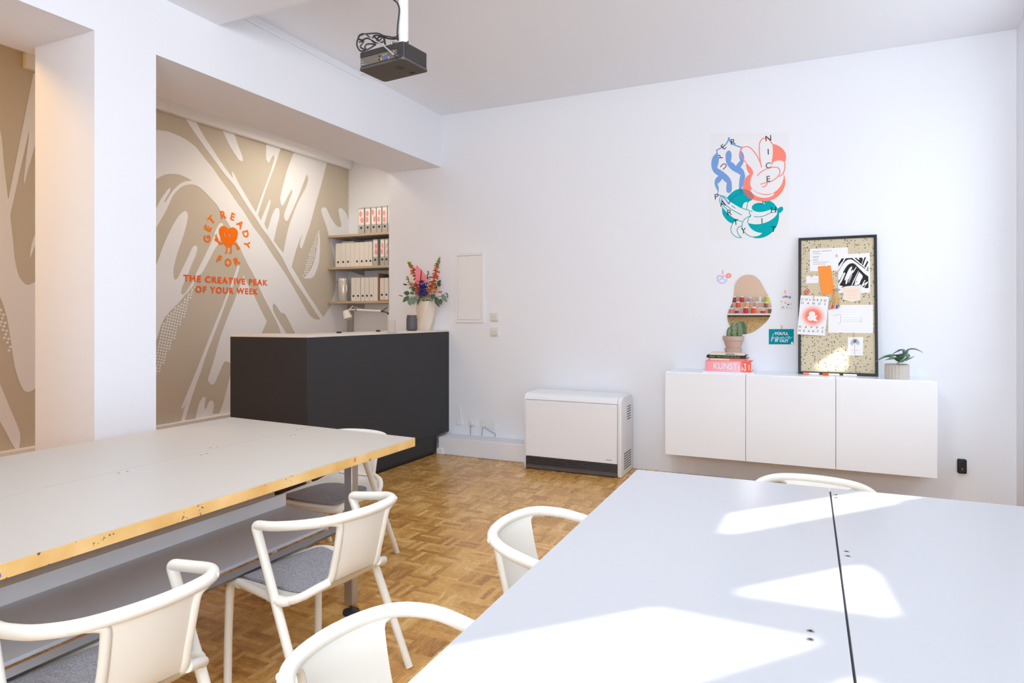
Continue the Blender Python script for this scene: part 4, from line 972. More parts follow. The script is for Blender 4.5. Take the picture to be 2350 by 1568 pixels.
for k, (u1, v1, cl) in enumerate(((1905, 707, 'petal_pink'), (1911, 709, 'logo_red_orange'), (1917, 708, 'paper_warm'), (1919, 709, 'petal_blue'), (1923.5, 708, 'ink_blue'), (1927.5, 705, 'port_gold'))):
    a, b = PB.pt(*PB.loc(1919 + (k - 2.5) * .7, 669), .008), PB.pt(*PB.loc(u1, v1), .010 + .001 * (k % 2)); q = a + (b - a) * .80
    st_ = G().tube([a, q], [.0028, .0055], 8).build('stick', M['wood_pin'], t); G().tube([q, b], [.0056, .0050], 8).build('tip', M[cl], st_)
G().tube(cr([PB.pt(*PB.loc(1911, 664.5), .006), PB.pt(*PB.loc(1919, 666), .018), PB.pt(*PB.loc(1928, 665), .008)], 5), .005, 8).build('cord', M['cable_grey'], t)
a, b = PB.loc(1851, 671); ringp = [PB.pt(a + .014 * math.cos(q), b + .014 * math.sin(q), .008) for q in [2 * PI * i / 20 for i in range(20)]]
tag(G().tube(ringp, .0055, 8, closed=True).build('tape_ring', M['petal_coral']), 'small coral ring pinned above the coral sun print', 'ring')
# marker pens lying in front of the board
for u0, u1, v, c1, c2, lab in ((1843, 1880, 860.5, 'ink_coral', 'paper', 'marker pen with coral cap lying at the left foot of the pinboard'), (1888, 1928, 863, 'logo_red_orange', 'paper', 'white marker with red cap lying below the middle of the pinboard'), (1937, 1969, 865, 'paper', 'paper', 'plain white marker lying below the pinboard, rightmost of three')):
    a = P(u0, v, 2, CT + .009); b = P(u1, v + .4, 2, CT + .009); a.y = b.y = 5.43; d_ = b - a
    t = thing('marker_pen', lab, 'pen', (a.x, a.y, CT), group='marker pens below the pinboard')
    G().tube([a, a + d_ * .36], .0088, 14).build('cap', M[c1], t); G().tube([a + d_ * .36, a + d_ * .96, b], [.0085, .0085, .006], 14).build('barrel', M[c2], t)

# plant pot on the right
yq = 5.375; xq = P(2058.5, 850, 1, yq)[0]; rq = (P(2087, 850, 1, yq)[0] - P(2030.5, 850, 1, yq)[0]) / 2; hq = P(2059, 836, 1, yq)[2] - CT
t = thing('potted_plant', 'leafy green plant in a ribbed beige pot at the right end of the cabinets', 'plant', (xq, yq, CT))
g = G().lathe([(rq * .97, 0), (rq, .004), (rq, hq - .002), (rq * .98, hq), (rq * .90, hq), (rq * .88, hq - .02)], (xq, yq, CT), 132, cap=False, rib=lambda a: 1 + .022 * math.cos(a * 22))
g.lathe([(.001, .001), (rq * .97, 0)], (xq, yq, CT), 32, cap=False)
g.build('pot', M['pot_ribbed'], t, smooth=60)
G().lathe([(.001, hq - .012), (rq * .9, hq - .016)], (xq, yq, CT), 24, cap=False).build('soil', M['soil'], t)
for k, (pts, wd) in enumerate((([(2076, 828, 0), (2084, 806, -.01), (2100, 803, -.02), (2119, 810, -.03)], .040), ([(2074, 828, .02), (2072, 806, .02), (2060, 808, .03), (2046, 815, .03)], .042),
        ([(2066, 832, -.02), (2058, 818, -.03), (2042, 817, -.05), (2026, 818, -.06)], .040), ([(2064, 832, -.01), (2048, 821, -.02), (2028, 822, -.03), (2008, 832, -.04)], .040),
        ([(2070, 830, -.05), (2060, 823, -.08), (2046, 825, -.10), (2030, 827, -.10)], .055), ([(2080, 828, -.05), (2082, 822, -.09), (2070, 831, -.11), (2055, 836, -.105)], .062), ([(2070, 832, 0), (2076, 820, -.03), (2080, 814, -.04), (2083, 810, -.04)], .07))):
    L_ = [P(u, v, 1, yq + dy) for u, v, dy in pts]; g = G().tube(cr(L_[:2], 3), .003, 6)
    leaf(g, L_, wd * 1.5, .35, 0, 6); lf = g.build('leaf', M['leaf_plant'], t, smooth=70)
    g = G(); leaf(g, [p + Vector((0, -.001, .0022)) for p in L_], wd * .40, .8, 0, 2); g.build('leaf_stripe', M['leaf_plant_lite'], lf, smooth=70)

# thermostat on the wall
p = P(2206, 1072, 1, YB - .02)
t = thing('thermostat', 'small black rounded device plugged on a white bracket, right of the wall cabinets', 'thermostat', (p.x, YB, p.z))
x0_, x1_ = P(2198, 1072, 1, YB - .05)[0], P(2219.5, 1072, 1, YB - .05)[0]; z1_, z0_ = P(2208, 1055, 1, YB - .05)[2], P(2208, 1088, 1, YB - .05)[2]
G().box(x0_ - .004, x1_ + .006, YB - .012, YB, z0_ + .006, z1_ - .008).build('bracket', M['plastic_white'], t, bevel=.003)
G().box(x0_, x1_, YB - .05, YB - .012, z0_, z1_).build('body', M['frame_black'], t, bevel=.010, seg=4)
G().lathe([(.004, 0), (.001, .001)], ((x0_ + x1_) / 2, YB - .0505, z0_ + .035), 10, 0, Matrix.Rotation(PI / 2, 3, 'X')).build('button', M['ink_grey'], t)

# ---------------------------------------------------------------- mirror, postcards, poster on the wall
WA = Art((0, YB, 0), (1, 0, 0), (0, 0, 1), base=.001)
ZM = (1660, 620, 9.8)
mo = [(250,420),(265,330),(310,235),(390,155),(480,112),(570,102),(660,112),(740,155),(820,230),(880,330),(950,460),(1020,580),(1070,720),(1090,860),(1070,990),(1010,1110),(920,1210),(800,1310),(680,1390),(560,1430),(430,1440),(300,1400),(180,1300),(110,1170),(92,1040),(110,930),(180,790),(225,620),(243,500)]
t = thing('wall_mirror', 'frameless pebble-shaped mirror on the wall above the cactus', 'mirror', (P(1722, 700, 1, YB).x, YB, 1.43))
pl = [WA.loc(ZM[0] + p.x / ZM[2], ZM[1] + p.y / ZM[2]) for p in smooth2(mo, 5)]
Mw = Matrix(((1, 0, 0, 0), (0, 0, -1, YB), (0, 1, 0, 0), (0, 0, 0, 1)))
G().prism(pl, .0005, .0044, M=Mw).build('backing', M['mirror_edge'], t)
Aq = Art((0, YB, 0), (1, 0, 0), (0, 0, 1), base=.005); Aq.fill([pl], M['mirror_glass']); Aq.build('glass', t)
ZK = (1630, 610, 26.13)
o, A_ = sheet(WA, [(1640.5, 632), (1679, 628), (1678, 655), (1639.5, 656.6)], 0, M['paper'], 'postcard', 'small white card with a lilac pretzel taped left of the mirror', 'card', 'cards taped beside the mirror')
for l in ([(620, 590), (480, 610), (430, 760), (450, 900), (560, 1010), (680, 1050), (820, 1030), (930, 950), (1010, 830)], [(700, 590), (730, 700), (640, 790), (520, 870)], [(730, 600), (740, 740), (820, 830), (870, 880)], [(455, 760), (480, 650), (570, 615), (680, 650), (730, 720)], [(735, 720), (790, 640), (880, 620), (960, 680), (1005, 800)]):
    A_.ribbon(l, .011, M['ink_lilac'], 0, tr=ZK)
q = A_.loc(1630 + 1100 / 26.13, 610 + 600 / 26.13); A_.disc(q[0], q[1], .021, M['ink_coral'], 1); A_.disc(q[0], q[1], .012, M['tape_peach'], 2)
A_.build('printed_pretzel', o); pin(WA, 1658.3, 625, 1, o, 'tape_peach', .014, .036)
ZD = (1755, 655, 10.45)
o, A_ = sheet(WA, zp(*ZD, [(350, 190), (680, 175), (680, 590), (355, 605)]), 0, M['poster_paper'], 'postcard', 'white card with violet lettering and little drawings taped between mirror and pinboard', 'card', 'cards taped beside the mirror')
a, b = A_.loc(1755 + 420 / 10.45, 655 + 320 / 10.45), A_.loc(1755 + 630 / 10.45, 655 + 245 / 10.45)
A_.text('offing', a[0], a[1], M['ink_violet'], w=b[0] - a[0], h=b[1] - a[1], bold=.02)
for u_, v_, r_, m_ in ((490, 420, .006, 'ink_coral'), (515, 418, .005, 'tape_peach'), (565, 462, .006, 'ink_black'), (435, 525, .008, 'ink_grey'), (530, 518, .005, 'ink_grey'), (405, 390, .006, 'ink_grey'), (630, 450, .005, 'ink_grey')):
    q = A_.loc(1755 + u_ / 10.45, 655 + v_ / 10.45); A_.disc(q[0], q[1], r_, M[m_], 0, 10)
A_.ribbon([(370, 560), (675, 545)], .002, M['ink_grey'], tr=ZD); A_.build('printed_design', o); pin(WA, 1801.6, 670, 1, o, 'tape_peach', .014, .028)
o, A_ = sheet(WA, zp(*ZD, [(50, 1035), (752, 1030), (752, 1472), (45, 1480)]), 0, M['paper'], 'postcard', 'teal card with white lettering taped left of the pinboard', 'card', 'cards taped beside the mirror')
A_.px([(97, 1050, 1), (708, 1048, 1), (704, 1428, 1), (97, 1424, 1)], M['teal_card'], 0, tr=ZD)
for i in range(22):
    for (x_, y_) in ((97 + i * 29, 1426), ):
        q = A_.loc(1755 + x_ / 10.45, 655 + y_ / 10.45); A_.disc(q[0], q[1], .0042, M['paper'], 1, 8)
for i in range(14):
    q = A_.loc(1755 + 707 / 10.45, 655 + (1062 + i * 28) / 10.45); A_.disc(q[0], q[1], .0042, M['paper'], 1, 8)
def fit(tx, x0_, y0_, x1_, y1_, m_, bold): a, b = A_.loc(1755 + x0_ / 10.45, 655 + y0_ / 10.45), A_.loc(1755 + x1_ / 10.45, 655 + y1_ / 10.45); A_.text(tx, a[0], a[1], m_, 2, w=b[0] - a[0], h=b[1] - a[1], bold=bold)
fit("YOU'LL", 230, 1190, 568, 1122, M['paper'], .035); fit('IT OUT', 248, 1360, 568, 1298, M['paper'], .035)
for l in ([(240, 1165), (205, 1170), (180, 1240), (155, 1320), (170, 1335), (185, 1290), (190, 1240)], [(155, 1262), (215, 1245)], [(225, 1235), (215, 1275), (245, 1275)], [(300, 1240), (265, 1240), (262, 1280), (300, 1262), (310, 1235), (310, 1290), (285, 1335), (265, 1320), (330, 1265)], [(335, 1240), (330, 1272), (365, 1270), (380, 1240), (375, 1278)],
          [(395, 1280), (410, 1240), (415, 1270), (450, 1235), (455, 1275), (490, 1265)], [(500, 1280), (515, 1240), (555, 1235)], [(545, 1262), (600, 1240), (590, 1225), (560, 1260), (590, 1282), (665, 1240)]):
    l = [(x_, y_) for x_, y_ in l]; A_.ribbon(l, .0026, M['paper'], 3, tr=ZD)
q = A_.loc(1755 + 657 / 10.45, 655 + 1390 / 10.45); A_.disc(q[0], q[1], .009, M['paper'], 2, 12, ry=.012)
A_.build('printed_design', o); pin(WA, 1794, 751.5, 1, o, 'tape_peach', .014, .034)

# poster
ZP = (1620, 300, 11.2)
o, A_ = sheet(WA, [(1629.8, 307), (1810.5, 303.5), (1811.8, 548), (1629.5, 551.5)], 0, M['poster_paper'], 'poster', 'white poster with blue, coral and teal shapes hanging on the wall above the mirror', 'poster')
b_, co_, te = M['ink_blue'], M['ink_coral'], M['ink_teal']
def letter(ch, x, y, rot=0, h=.0455, lay=4): q = A_.loc(1620 + x / 11.2, 300 + y / 11.2); A_.text(ch, q[0], q[1], M['ink_black'], lay, h=h, rot=math.radians(rot), center=True)
def pp(l, m_, lay=0, **k): A_.px(l, m_, lay, tr=ZP, **k)
def rb(l, wd, m_, lay=1): A_.ribbon(l, wd, m_, lay, tr=ZP)
d2 = 1344
def q2(l): return [(p[0], p[1] + d2) + tuple(p[2:]) for p in l]
pp([(255,510,1),(295,500,1),(305,580),(328,650),(335,730),(325,830),(290,960,1),(420,1040),(545,1140),(620,1230),(660,1330),(668,1440),(666,1530),(635,1585),(590,1606),(545,1585),(524,1530),(528,1420),(540,1350,1),(480,1300),(420,1240,1),(370,1310),(300,1370,1),(325,1440),(332,1530),(312,1610),(318,1650,1),(282,1636,1),(300,1564),(285,1520),(240,1430),(222,1350),(235,1270),(270,1210),(325,1165,1),(220,1090),(165,1000),(140,890),(150,770),(190,660),(268,575)], b_, 1)
pp([(505,680),(510,600),(540,540),(590,512),(640,545),(662,620),(655,720),(638,795,1),(710,840),(770,910,1),(820,840),(885,770,1),(855,680),(855,600),(880,500),(912,520),(960,590),(985,690),(970,800),(930,890),(890,940,1),(960,1010),(995,1100),(1008,1200),(980,1300),(945,1430),(900,1495),(850,1495,1),(850,1380),(865,1250),(890,1140,1),(820,1100),(680,1020),(570,910),(520,810)], b_, 1)
rb([(265,512),(320,480),(400,440),(510,355),(570,260),(590,172)], .011, b_); rb([(590,172),(620,270),(670,330),(760,380),(850,412),(925,440),(895,500),(880,600)], .011, b_)
rb(q2([(296,300),(400,335),(480,395),(590,545)]), .010, b_, 3); rb(q2([(590,545),(625,460),(690,385),(780,320),(925,262)]), .009, M['ink_blue_over'], 3); rb(q2([(925,262),(895,210),(880,150)]), .009, M['ink_blue_over'], 3)
pp(q2([(545,375,1),(640,270),(750,190),(860,152),(960,150),(1080,175),(1170,235),(1230,330),(1240,400,1),(1175,440),(1090,490,1),(1010,500),(960,550),(935,640,1),(860,610),(740,540),(640,470)]), te, 0)
pp(q2([(415,600,1),(470,680),(540,755),(620,830),(690,890),(700,910,1),(720,930,1),(830,960,1),(740,1000),(690,1050,1),(620,1020),(540,960),(460,860),(420,760)]), te, 0)
pp(q2([(1180,640),(1200,580),(1270,530),(1360,510),(1440,528),(1520,545,1),(1490,470),(1640,455,1),(1740,520),(1820,620),(1850,690,1),(1790,715,1),(1690,680),(1600,705),(1500,735),(1380,750),(1280,735),(1205,695)]), te, 0)
pp(q2([(1830,690,1),(1860,650),(1930,612),(1975,625),(1987,680),(1950,740),(1880,785,1),(1830,775,1)]), te, 0)
pp(q2([(1835,770,1),(1882,770,1),(1878,900),(1850,1040),(1780,1180),(1680,1290),(1560,1370),(1420,1415),(1280,1420),(1150,1380,1),(1300,1372),(1380,1345),(1450,1290,1),(1300,1260),(1180,1190),(1100,1090),(1078,1032,1),(1250,1062),(1420,1050),(1580,1000),(1720,920),(1810,830)]), te, 0)
for l in ([(385,330),(358,400),(352,450),(370,520),(410,605)], [(390,330),(460,340),(540,390),(640,480),(740,545),(860,615),(940,650),(1050,690),(1110,705),(1115,770),(1160,840)], [(400,370),(440,470),(520,570),(640,670),(760,740),(925,825)], [(390,420),(420,540),(480,610),(560,705)], [(660,580),(760,655)], [(1050,690),(1055,600),(1090,490),(1190,425)], [(1140,715),(1195,735)], [(1240,860),(1350,875),(1500,845),(1650,775),(1810,740)],
          [(1160,840),(1050,890),(960,980),(930,1090),(945,1190),(1000,1280),(1080,1340),(1180,1390)], [(1160,840),(1090,930),(1072,1035)], [(690,1050),(650,1130),(645,1230),(700,1330),(790,1390),(915,1412)], [(915,1412),(840,1320),(805,1230),(820,1160),(870,1120),(925,1110)], [(680,890),(800,955),(935,997)]):
    rb(q2(l), .0058, te, 1)
pp([(1710,345,1),(1800,360),(1900,410),(1990,490),(2045,580),(2060,680),(2050,760),(2028,830,1),(1990,795),(1930,772),(1850,768),(1770,790),(1720,830),(1690,940,1),(1690,800),(1712,680),(1722,560),(1718,450)], co_, 2)
pp([(1035,830,1),(1035,920),(1060,1010),(1095,1080),(1135,1120,1),(1060,1170),(1010,1240),(970,1340),(948,1450),(948,1520),(960,1534),(1000,1624),(1080,1714),(1180,1764),(1320,1804),(1480,1814),(1640,1799),(1780,1744),(1900,1644),(1980,1534),(2030,1414),(2042,1300),(2030,1190),(1990,1085,1),(2005,1180),(1985,1270),(1940,1390),(1860,1500),(1790,1560),(1740,1596),(1600,1630),(1450,1622),(1300,1574),(1190,1490),(1155,1430),(1140,1340),(1150,1260),(1180,1170),(1215,1090),(1205,1035),(1170,970),(1100,890)], co_, 2,
   holes=[[(1150,1535),(1192,1500),(1240,1545),(1330,1604),(1450,1644),(1600,1654),(1738,1608),(1750,1640),(1700,1684),(1600,1719),(1480,1729),(1350,1704),(1250,1654),(1170,1594)]])
pp(q2([(955,160,1),(1060,178),(1165,235),(1228,330),(1235,385,1),(1180,412),(1080,368),(1000,280),(962,190)]), M['ink_mauve'], 3)
pp(q2([(1190,415,1),(1290,395),(1400,398),(1530,415),(1650,455,1),(1480,470),(1320,460)]), co_, 3)
for l in ([(905,470),(960,430),(1050,410),(1140,440),(1230,530),(1310,640),(1370,760),(1410,860),(1430,950)], [(905,470),(890,560),(910,660),(980,760),(1040,835)], [(1430,950),(1405,830),(1385,680),(1375,520),(1375,360),(1400,280),(1450,210),(1520,195),(1590,205),(1650,260),(1710,350)], [(1320,1160),(1400,1080),(1500,1010),(1600,970),(1700,945),(1820,945),(1880,980),(1905,1040),(1890,1120),(1850,1180),(1760,1260),(1660,1310),(1580,1330),(1500,1350),(1400,1380)], [(1585,1330),(1560,1390),(1520,1430),(1440,1450)], [(2025,830),(2035,920),(2020,1010),(1990,1090),(1940,1150),(1860,1175)]):
    rb(l, .0075, co_, 3)
for ch, x, y, r_ in (('U',457,915,135),('P',368,665,88),('E',455,415,42),('R',700,287,5),('N',1605,195,4),('I',1603,543,2),('C',1605,895,2),('E',1607,1240,2)): letter(ch, x, y, r_, lay=0 if ch in 'UP' and x < 500 else 4)
for ch, x, y, r_ in (('P',275,355,4),('A',430,525,8),('R',610,760,4),('T',770,1010,3),('Y',965,1230,2),('S',1440,470,0),('H',1738,690,-2),('I',1443,978,2),('T',1738,1190,-2)): letter(ch, x, y + d2, r_, lay=1 if ch == 'S' else 4)
A_.build('printed_design', o)

# ================================================================ TABLES
TH = .74
t = thing('work_table', 'long pale worktable with paint-stained yellow wooden edge and grey under-shelf', 'table', (-2.49, .95, 0))
q = [(-3.165, 2.815), (-2.492, 2.772), (-2.488, 2.772), (-1.802, 2.728)]
YN = -.9
def top(parent, poly, name='tabletop', z=TH, edge='edge', surf='table_warm'):
    o = G().prism(poly, z - .042, z - .003).build(name, M[edge], parent, bevel=.0012)
    cx0 = sum(p[0] for p in poly) / len(poly); cy0 = sum(p[1] for p in poly) / len(poly)
    sm = [(p[0] + (cx0 - p[0]) * .0012, p[1] + (cy0 - p[1]) * .0006) for p in poly]
    G().prism(sm, z - .003, z).build('surface', M[surf], o); return o
ta = top(t, [q[0], (-2.4915, 2.772), (-2.4265, YN), (-3.19, YN)])
tb = top(t, [(-2.4885, 2.772), q[3], (-1.828, YN), (-2.4235, YN)])
def bolts(parent, pts, z, r=.0065):
    for (x, y) in pts: G().lathe([(r, 0), (r * .9, .0008), (r * .5, .0008), (r * .45, .0002), (.0001, .0002)], (x, y, z), 16, cap=False).lathe([(r * .5, .0009), (.0001, .0009)], (x, y, z), 12, 1, cap=False).build('bolt', [M['steel'], M['hole_black']], parent)
bolts(tb, [P(u, v, 2, TH).xy for u, v in ((462, 1044.5), (475, 1041.5), (667, 1000), (678, 998))], TH)
bolts(ta, [P(u, v, 2, TH).xy for u, v in ((272, 1086.5), (292, 1082.5), (483, 1028), (498, 1025.5), (682, 986), (692, 984))], TH)
def leg(parent, x, y, z1, w_=.045):
    o = G().box(x - w_ / 2, x + w_ / 2, y - w_ / 2, y + w_ / 2, .045, z1).build('leg', M['steel'], parent, bevel=.004)
    G().lathe([(.036, 0), (.038, .004), (.036, .014), (.012, .020), (.007, .024), (.007, .048)], (x, y, 0), 24).build('levelling_foot', M['black_rubber'], o, smooth=40)
    return o
for x, y in ((-1.904, 2.362), (-3.06, 2.42), (-1.93, -.55), (-3.08, -.55)): leg(t, x, y, TH - .042)
G().box(-3.038, -1.927, 2.345, 2.385, TH - .085, TH - .043).build('cross_rail', M['steel'], t)
G().box(-3.058, -1.952, -.57, -.53, TH - .085, TH - .043).build('cross_rail', M['steel'], t)
G().tube([(-1.905, 2.335, .406), (-1.93, -.52, .406)], .017, 4).build('long_rail', M['steel_dark'], t)
G().tube([(-3.06, 2.40, .40), (-3.08, -.52, .40)], .0175, 12).build('long_rail', M['steel_dark'], t)
tr0 = G().prism([(-2.345, 2.405), (-1.945, 2.36), (-1.965, -.50), (-2.365, -.50)], .413, .425).build('under_shelf', M['tray_grey'], t, bevel=.001)
G().prism([(-2.345, 2.405), (-2.333, 2.404), (-2.353, -.50), (-2.365, -.50)], .425, .484).build('upstand', M['tray_white'], tr0)
G().box(-1.903, -1.882, -.52, 1.88, .655, .698).build('apron', M['apron'], t)
G().box(-2.97, -2.0, 2.05, 2.09, .385, .413).box(-2.97, -2.0, .3, .34, .385, .408).build('shelf_bearer', M['steel'], t)

t = thing('meeting_table', 'glossy white meeting table lying in patches of sunlight', 'table', (.05, 1.5, 0))
yn = .42
ta = G().prism([(-.638, 2.540), (.0425, 2.556), (.0660, yn), (-.606, yn)], TH - .030, TH).build('tabletop', M['table_white'], t, bevel=.0015)
tb = G().prism([(.0470, 2.556), (.742, 2.572), (.758, yn), (.0705, yn)], TH - .030, TH).build('tabletop', M['table_white'], t, bevel=.0015)
G().prism([(.035, 2.55), (.053, 2.55), (.077, yn), (.059, yn)], TH - .034, TH - .012).build('seam_strip', M['seam'], t)
bolts(ta, [P(u, v, 2, TH).xy for u, v in ((1860, 1449), (1860, 1468.5))], TH, .0075)
bolts(tb, [P(u, v, 2, TH).xy for u, v in ((1943, 1266.5), (1946, 1277), (1918, 1136), (1919, 1143))], TH, .0075)
for x, y in ((-.53, 2.30), (.64, 2.32), (-.51, .60), (.66, .60)): leg(t, x, y, TH - .030)
G().box(-.508, .618, 2.29, 2.33, TH - .075, TH - .035).build('cross_rail', M['steel'], t)
G().box(-.488, .638, .58, .62, TH - .075, TH - .035).build('cross_rail', M['steel'], t)

# ================================================================ ARMCHAIRS
SZ = .387
def sw(y):                     # half width of the seat
    if y > -.035: return .200 + .018 * max(0, min(1, (.24 - y) / .27))
    e = min(1, (-.035 - y) / .165); return .115 + .103 * math.sqrt(max(0, 1 - e ** 2.2))
def sz(y): return SZ if y > -.075 else SZ + .055 * ((-.075 - y) / .125) ** 2
def dip(u, y): return -.010 * (1 - u * u) * max(0, min(1, (.25 - y) / .1)) if y > -.15 else 0
def sp(u, y, h=0):
    return Vector((u * sw(y), y + .022 * (1 - u * u) * max(0, min(1, (y - .12) / .12)), sz(y) + dip(u, y) + h - .012 * max(0, (y - .18) / .06) * (1 - .0 * u)))
BK = [(-.186, SZ + .043), (-.200, SZ + .057), (-.217, .475), (-.234, .53), (-.249, .59), (-.261, .64), (-.267, .661)]
def bw_(s): return .115 - .006 * math.sin(PI * min(1, s * 1.1)) + .070 * max(0, (s - .78) / .22) ** 2.6
bl_ = cr([(0, a, b) for a, b in BK], 5)
def bp(u, s, h=0):
    k = s * (len(bl_) - 1); i = min(int(k), len(bl_) - 2); p = bl_[i].lerp(bl_[i + 1], k - i); tn = (bl_[i + 1] - bl_[i]).normalized(); nn = Vector((0, tn.z, -tn.y))
    wd = bw_(s); x = u * wd
    return Vector((x, p.y + (1.45 * x * x) * min(1, s * 2.5), p.z)) + nn * h
def arm_path():
    H = [(.222, .045, .612), (.2235, -.05, .630), (.206, -.165, .650), (.138, -.243, .661), (0, -.270, .664)]
    foot = Vector((.236, -.247, 0)); cor = Vector((.222, .058, .622)); jn = foot.lerp(cor, .625)
    R_ = [jn, foot.lerp(cor, .80), foot.lerp(cor, .92), Vector((.2225, .050, .607)), Vector((.2225, .040, .6175))] + [Vector((.2235, .015, .621))] + [Vector(p) for p in H[1:]]
    Lf = [Vector((-p.x, p.y, p.z)) for p in R_[::-1][1:]]
    return foot, jn, R_ + Lf
def make_chair(label):
    cm = M['chair_cream']
    t = thing('armchair', label, 'chair', (0, 0, 0), 0, 'cream plastic armchairs around the tables')
    # seat: shell, rounded rim
    g = G(); ys = [.245 - (.445) * i / 24 for i in range(25)]
    g.grid(lambda u, v: sp(2 * u - 1, .245 - .445 * v, 0), 10, 24); g.grid(lambda u, v: sp(1 - 2 * u, .245 - .445 * v, -.012), 10, 24)
    rim = [sp(1, y, -.006) for y in ys[::-1]] + [sp(1 - 2 * k / 12, .245, -.008) for k in range(1, 12)] + [sp(-1, y, -.006) for y in ys]
    g.tube(rim, .0145, 12)
    g.build('seat', cm, t, local=True, smooth=60)
    g = G(); g.grid(lambda u, v: bp(2 * u - 1, v, .007), 10, 20); g.grid(lambda u, v: bp(1 - 2 * u, v, -.007), 10, 20)
    for s_ in (1, -1): g.tube([bp(s_ * .965, k / 24, .0005 - .0065 * min(1, k / 5)) for k in range(25)], [.0145, .014, .0135, .013, .0125] + [.012] * 16 + [.012, .012, .011, .010], 12)
    g.build('backrest', cm, t, local=True, smooth=60)
    foot, jn, ap = arm_path()
    L_ = cr(ap, 6); N = len(L_) - 1
    G().tube(L_, [.0158 + .0012 * math.sin(PI * i / N) for i in range(N + 1)], 16, flat=1.0).build('arm_rail', cm, t, local=True, smooth=60)
    for s_ in (1, -1):
        f = Vector((foot.x * s_, foot.y, foot.z)); j = Vector((jn.x * s_, jn.y, jn.z))
        lg = G().tube([f, f.lerp(j, .5), j, j.lerp(f, -.02)], [.0142, .0156, .0162, .0160], 14)
        lg.tube(cr([j.lerp(f, .02) + Vector((0, .0, 0)), Vector((s_ * .2235, -.085, SZ - .008)), Vector((s_ * .210, -.110, SZ - .004))], 4), .015, 10)
        lg.tube(cr([j, Vector((s_ * .222, -.035, SZ - .006)), Vector((s_ * .217, -.01, SZ - .006))], 4), .0148, 10)
        lg.build('leg', cm, t, local=True, smooth=60)
        G().tube(cr([(s_ * .206, .165, SZ - .010), (s_ * .204, .205, SZ - .014), (s_ * .203, .228, SZ - .034), (s_ * .204, .234, SZ - .075), (s_ * .207, .238, .16), (s_ * .208, .240, 0)], 5), [.0142] * 6 + [.0156] * 12 + [.0146] * 8, 14).build('leg', cm, t, local=True, smooth=60)
    return t
def make_pad(label):
    """felt pad lying on the seat"""
    out = smooth2([(-.150, .212), (.150, .212), (.178, .185), (.172, .10), (.165, .0), (.150, -.075), (.100, -.125), (0, -.145), (-.100, -.125), (-.150, -.075), (-.165, .0), (-.172, .10), (-.178, .185)], 5)
    g = G(); n = len(out); V = []; F = []; rings = 6
    for lay, h in ((0, .0035), (1, .0125)):
        for r_ in range(rings):
            k = 1 - r_ / rings
            for p in out:
                x, y = p.x * k, .035 + (p.y - .035) * k
                V.append(Vector((x, y, SZ + dip(min(1, abs(x) / sw(y)), y) - .012 * max(0, (y - .18) / .06) + h - (.0 if r_ or lay == 0 else .0012))))
        V.append(Vector((0, .035, SZ + dip(0, .035) + h)))
    B0, st = 0, rings * n + 1
    for lay in (0, 1):
        o = lay * st
        for r_ in range(rings - 1):
            for i in range(n):
                f = (o + r_ * n + i, o + r_ * n + (i + 1) % n, o + (r_ + 1) * n + (i + 1) % n, o + (r_ + 1) * n + i)
                F.append(f[::-1] if lay else f)
        for i in range(n):
            f = (o + (rings - 1) * n + i, o + (rings - 1) * n + (i + 1) % n, o + st - 1); F.append(f[::-1] if lay else f)
    for i in range(n): F.append((i, st + i, st + (i + 1) % n, (i + 1) % n))
    g.add(V, F); o = g.build('seat_pad', M['felt'], None, local=True, smooth=50)
    return tag(o, label, 'seat pad', 'grey felt pads on the armchairs')
def copy_tree(o, parent=None):
    c_ = o.copy(); C.objects.link(c_); c_.parent = parent
    for ch in list(o.children): copy_tree(ch, c_)
    return c_
CH = [((-1.690, 1.086), 1.45, 'cream armchair in the bottom left corner, back turned, drawn up to the paint-stained worktable', 1),
      ((-1.688, 1.896), 1.425, 'whole cream armchair standing beside the steel leg of the paint-stained worktable', 1),
      ((-2.385, 2.825), 3.171, 'cream armchair at the far end of the worktable, in front of the dark counter', 1),
      ((-.666, 1.945), -1.63, 'cream armchair on the left side of the sunlit table, farther one', 0),
      ((-.676, 1.085), -1.70, 'cream armchair on the left side of the sunlit table, nearer one at the bottom edge', 0),
      ((-.017, 2.735), 3.046, 'cream armchair behind the sunlit table, only its curved back showing below the cabinets', 0)]
PADL = ['grey felt pad on the armchair in the bottom left corner', 'grey felt pad on the armchair beside the steel table leg', 'grey felt pad on the armchair in front of the dark counter']
for i, (xy, rz, lab, pad) in enumerate(CH):
    if i == 0: ch = ch0 = make_chair(lab)
    else: ch = copy_tree(ch0); ch['label'] = lab
    ch.location = (xy[0], xy[1], 0); ch.rotation_euler = (0, 0, rz)
    if pad:
        if i == 0: pd = pd0 = make_pad(PADL[0])
        else: pd = pd0.copy(); C.objects.link(pd); pd['label'] = PADL[i]
        pd.location = (xy[0], xy[1], 0); pd.rotation_euler = (0, 0, rz)

# ================================================================ PROJECTOR
zb = 2.64; pc_ = [P(u, v, 2, zb) for u, v in ((925, 133), (985, 163), (883, 187), (822, 160))]
ctr = (pc_[0] + pc_[1] + pc_[2] + pc_[3]) / 4
ea = ((pc_[3] - pc_[0]) + (pc_[2] - pc_[1])).normalized(); eb = Vector((-ea.y, ea.x, 0))
if eb.dot(pc_[1] - pc_[0]) < 0: eb = -eb
la = ((pc_[3] - pc_[0]).length + (pc_[2] - pc_[1]).length) / 2; lb = ((pc_[1] - pc_[0]).length + (pc_[2] - pc_[3]).length) / 2; hz = .088
o0 = ctr - ea * la / 2 - eb * lb / 2
MP = Matrix(((ea.x, eb.x, 0, o0.x), (ea.y, eb.y, 0, o0.y), (0, 0, 1, zb), (0, 0, 0, 1)))
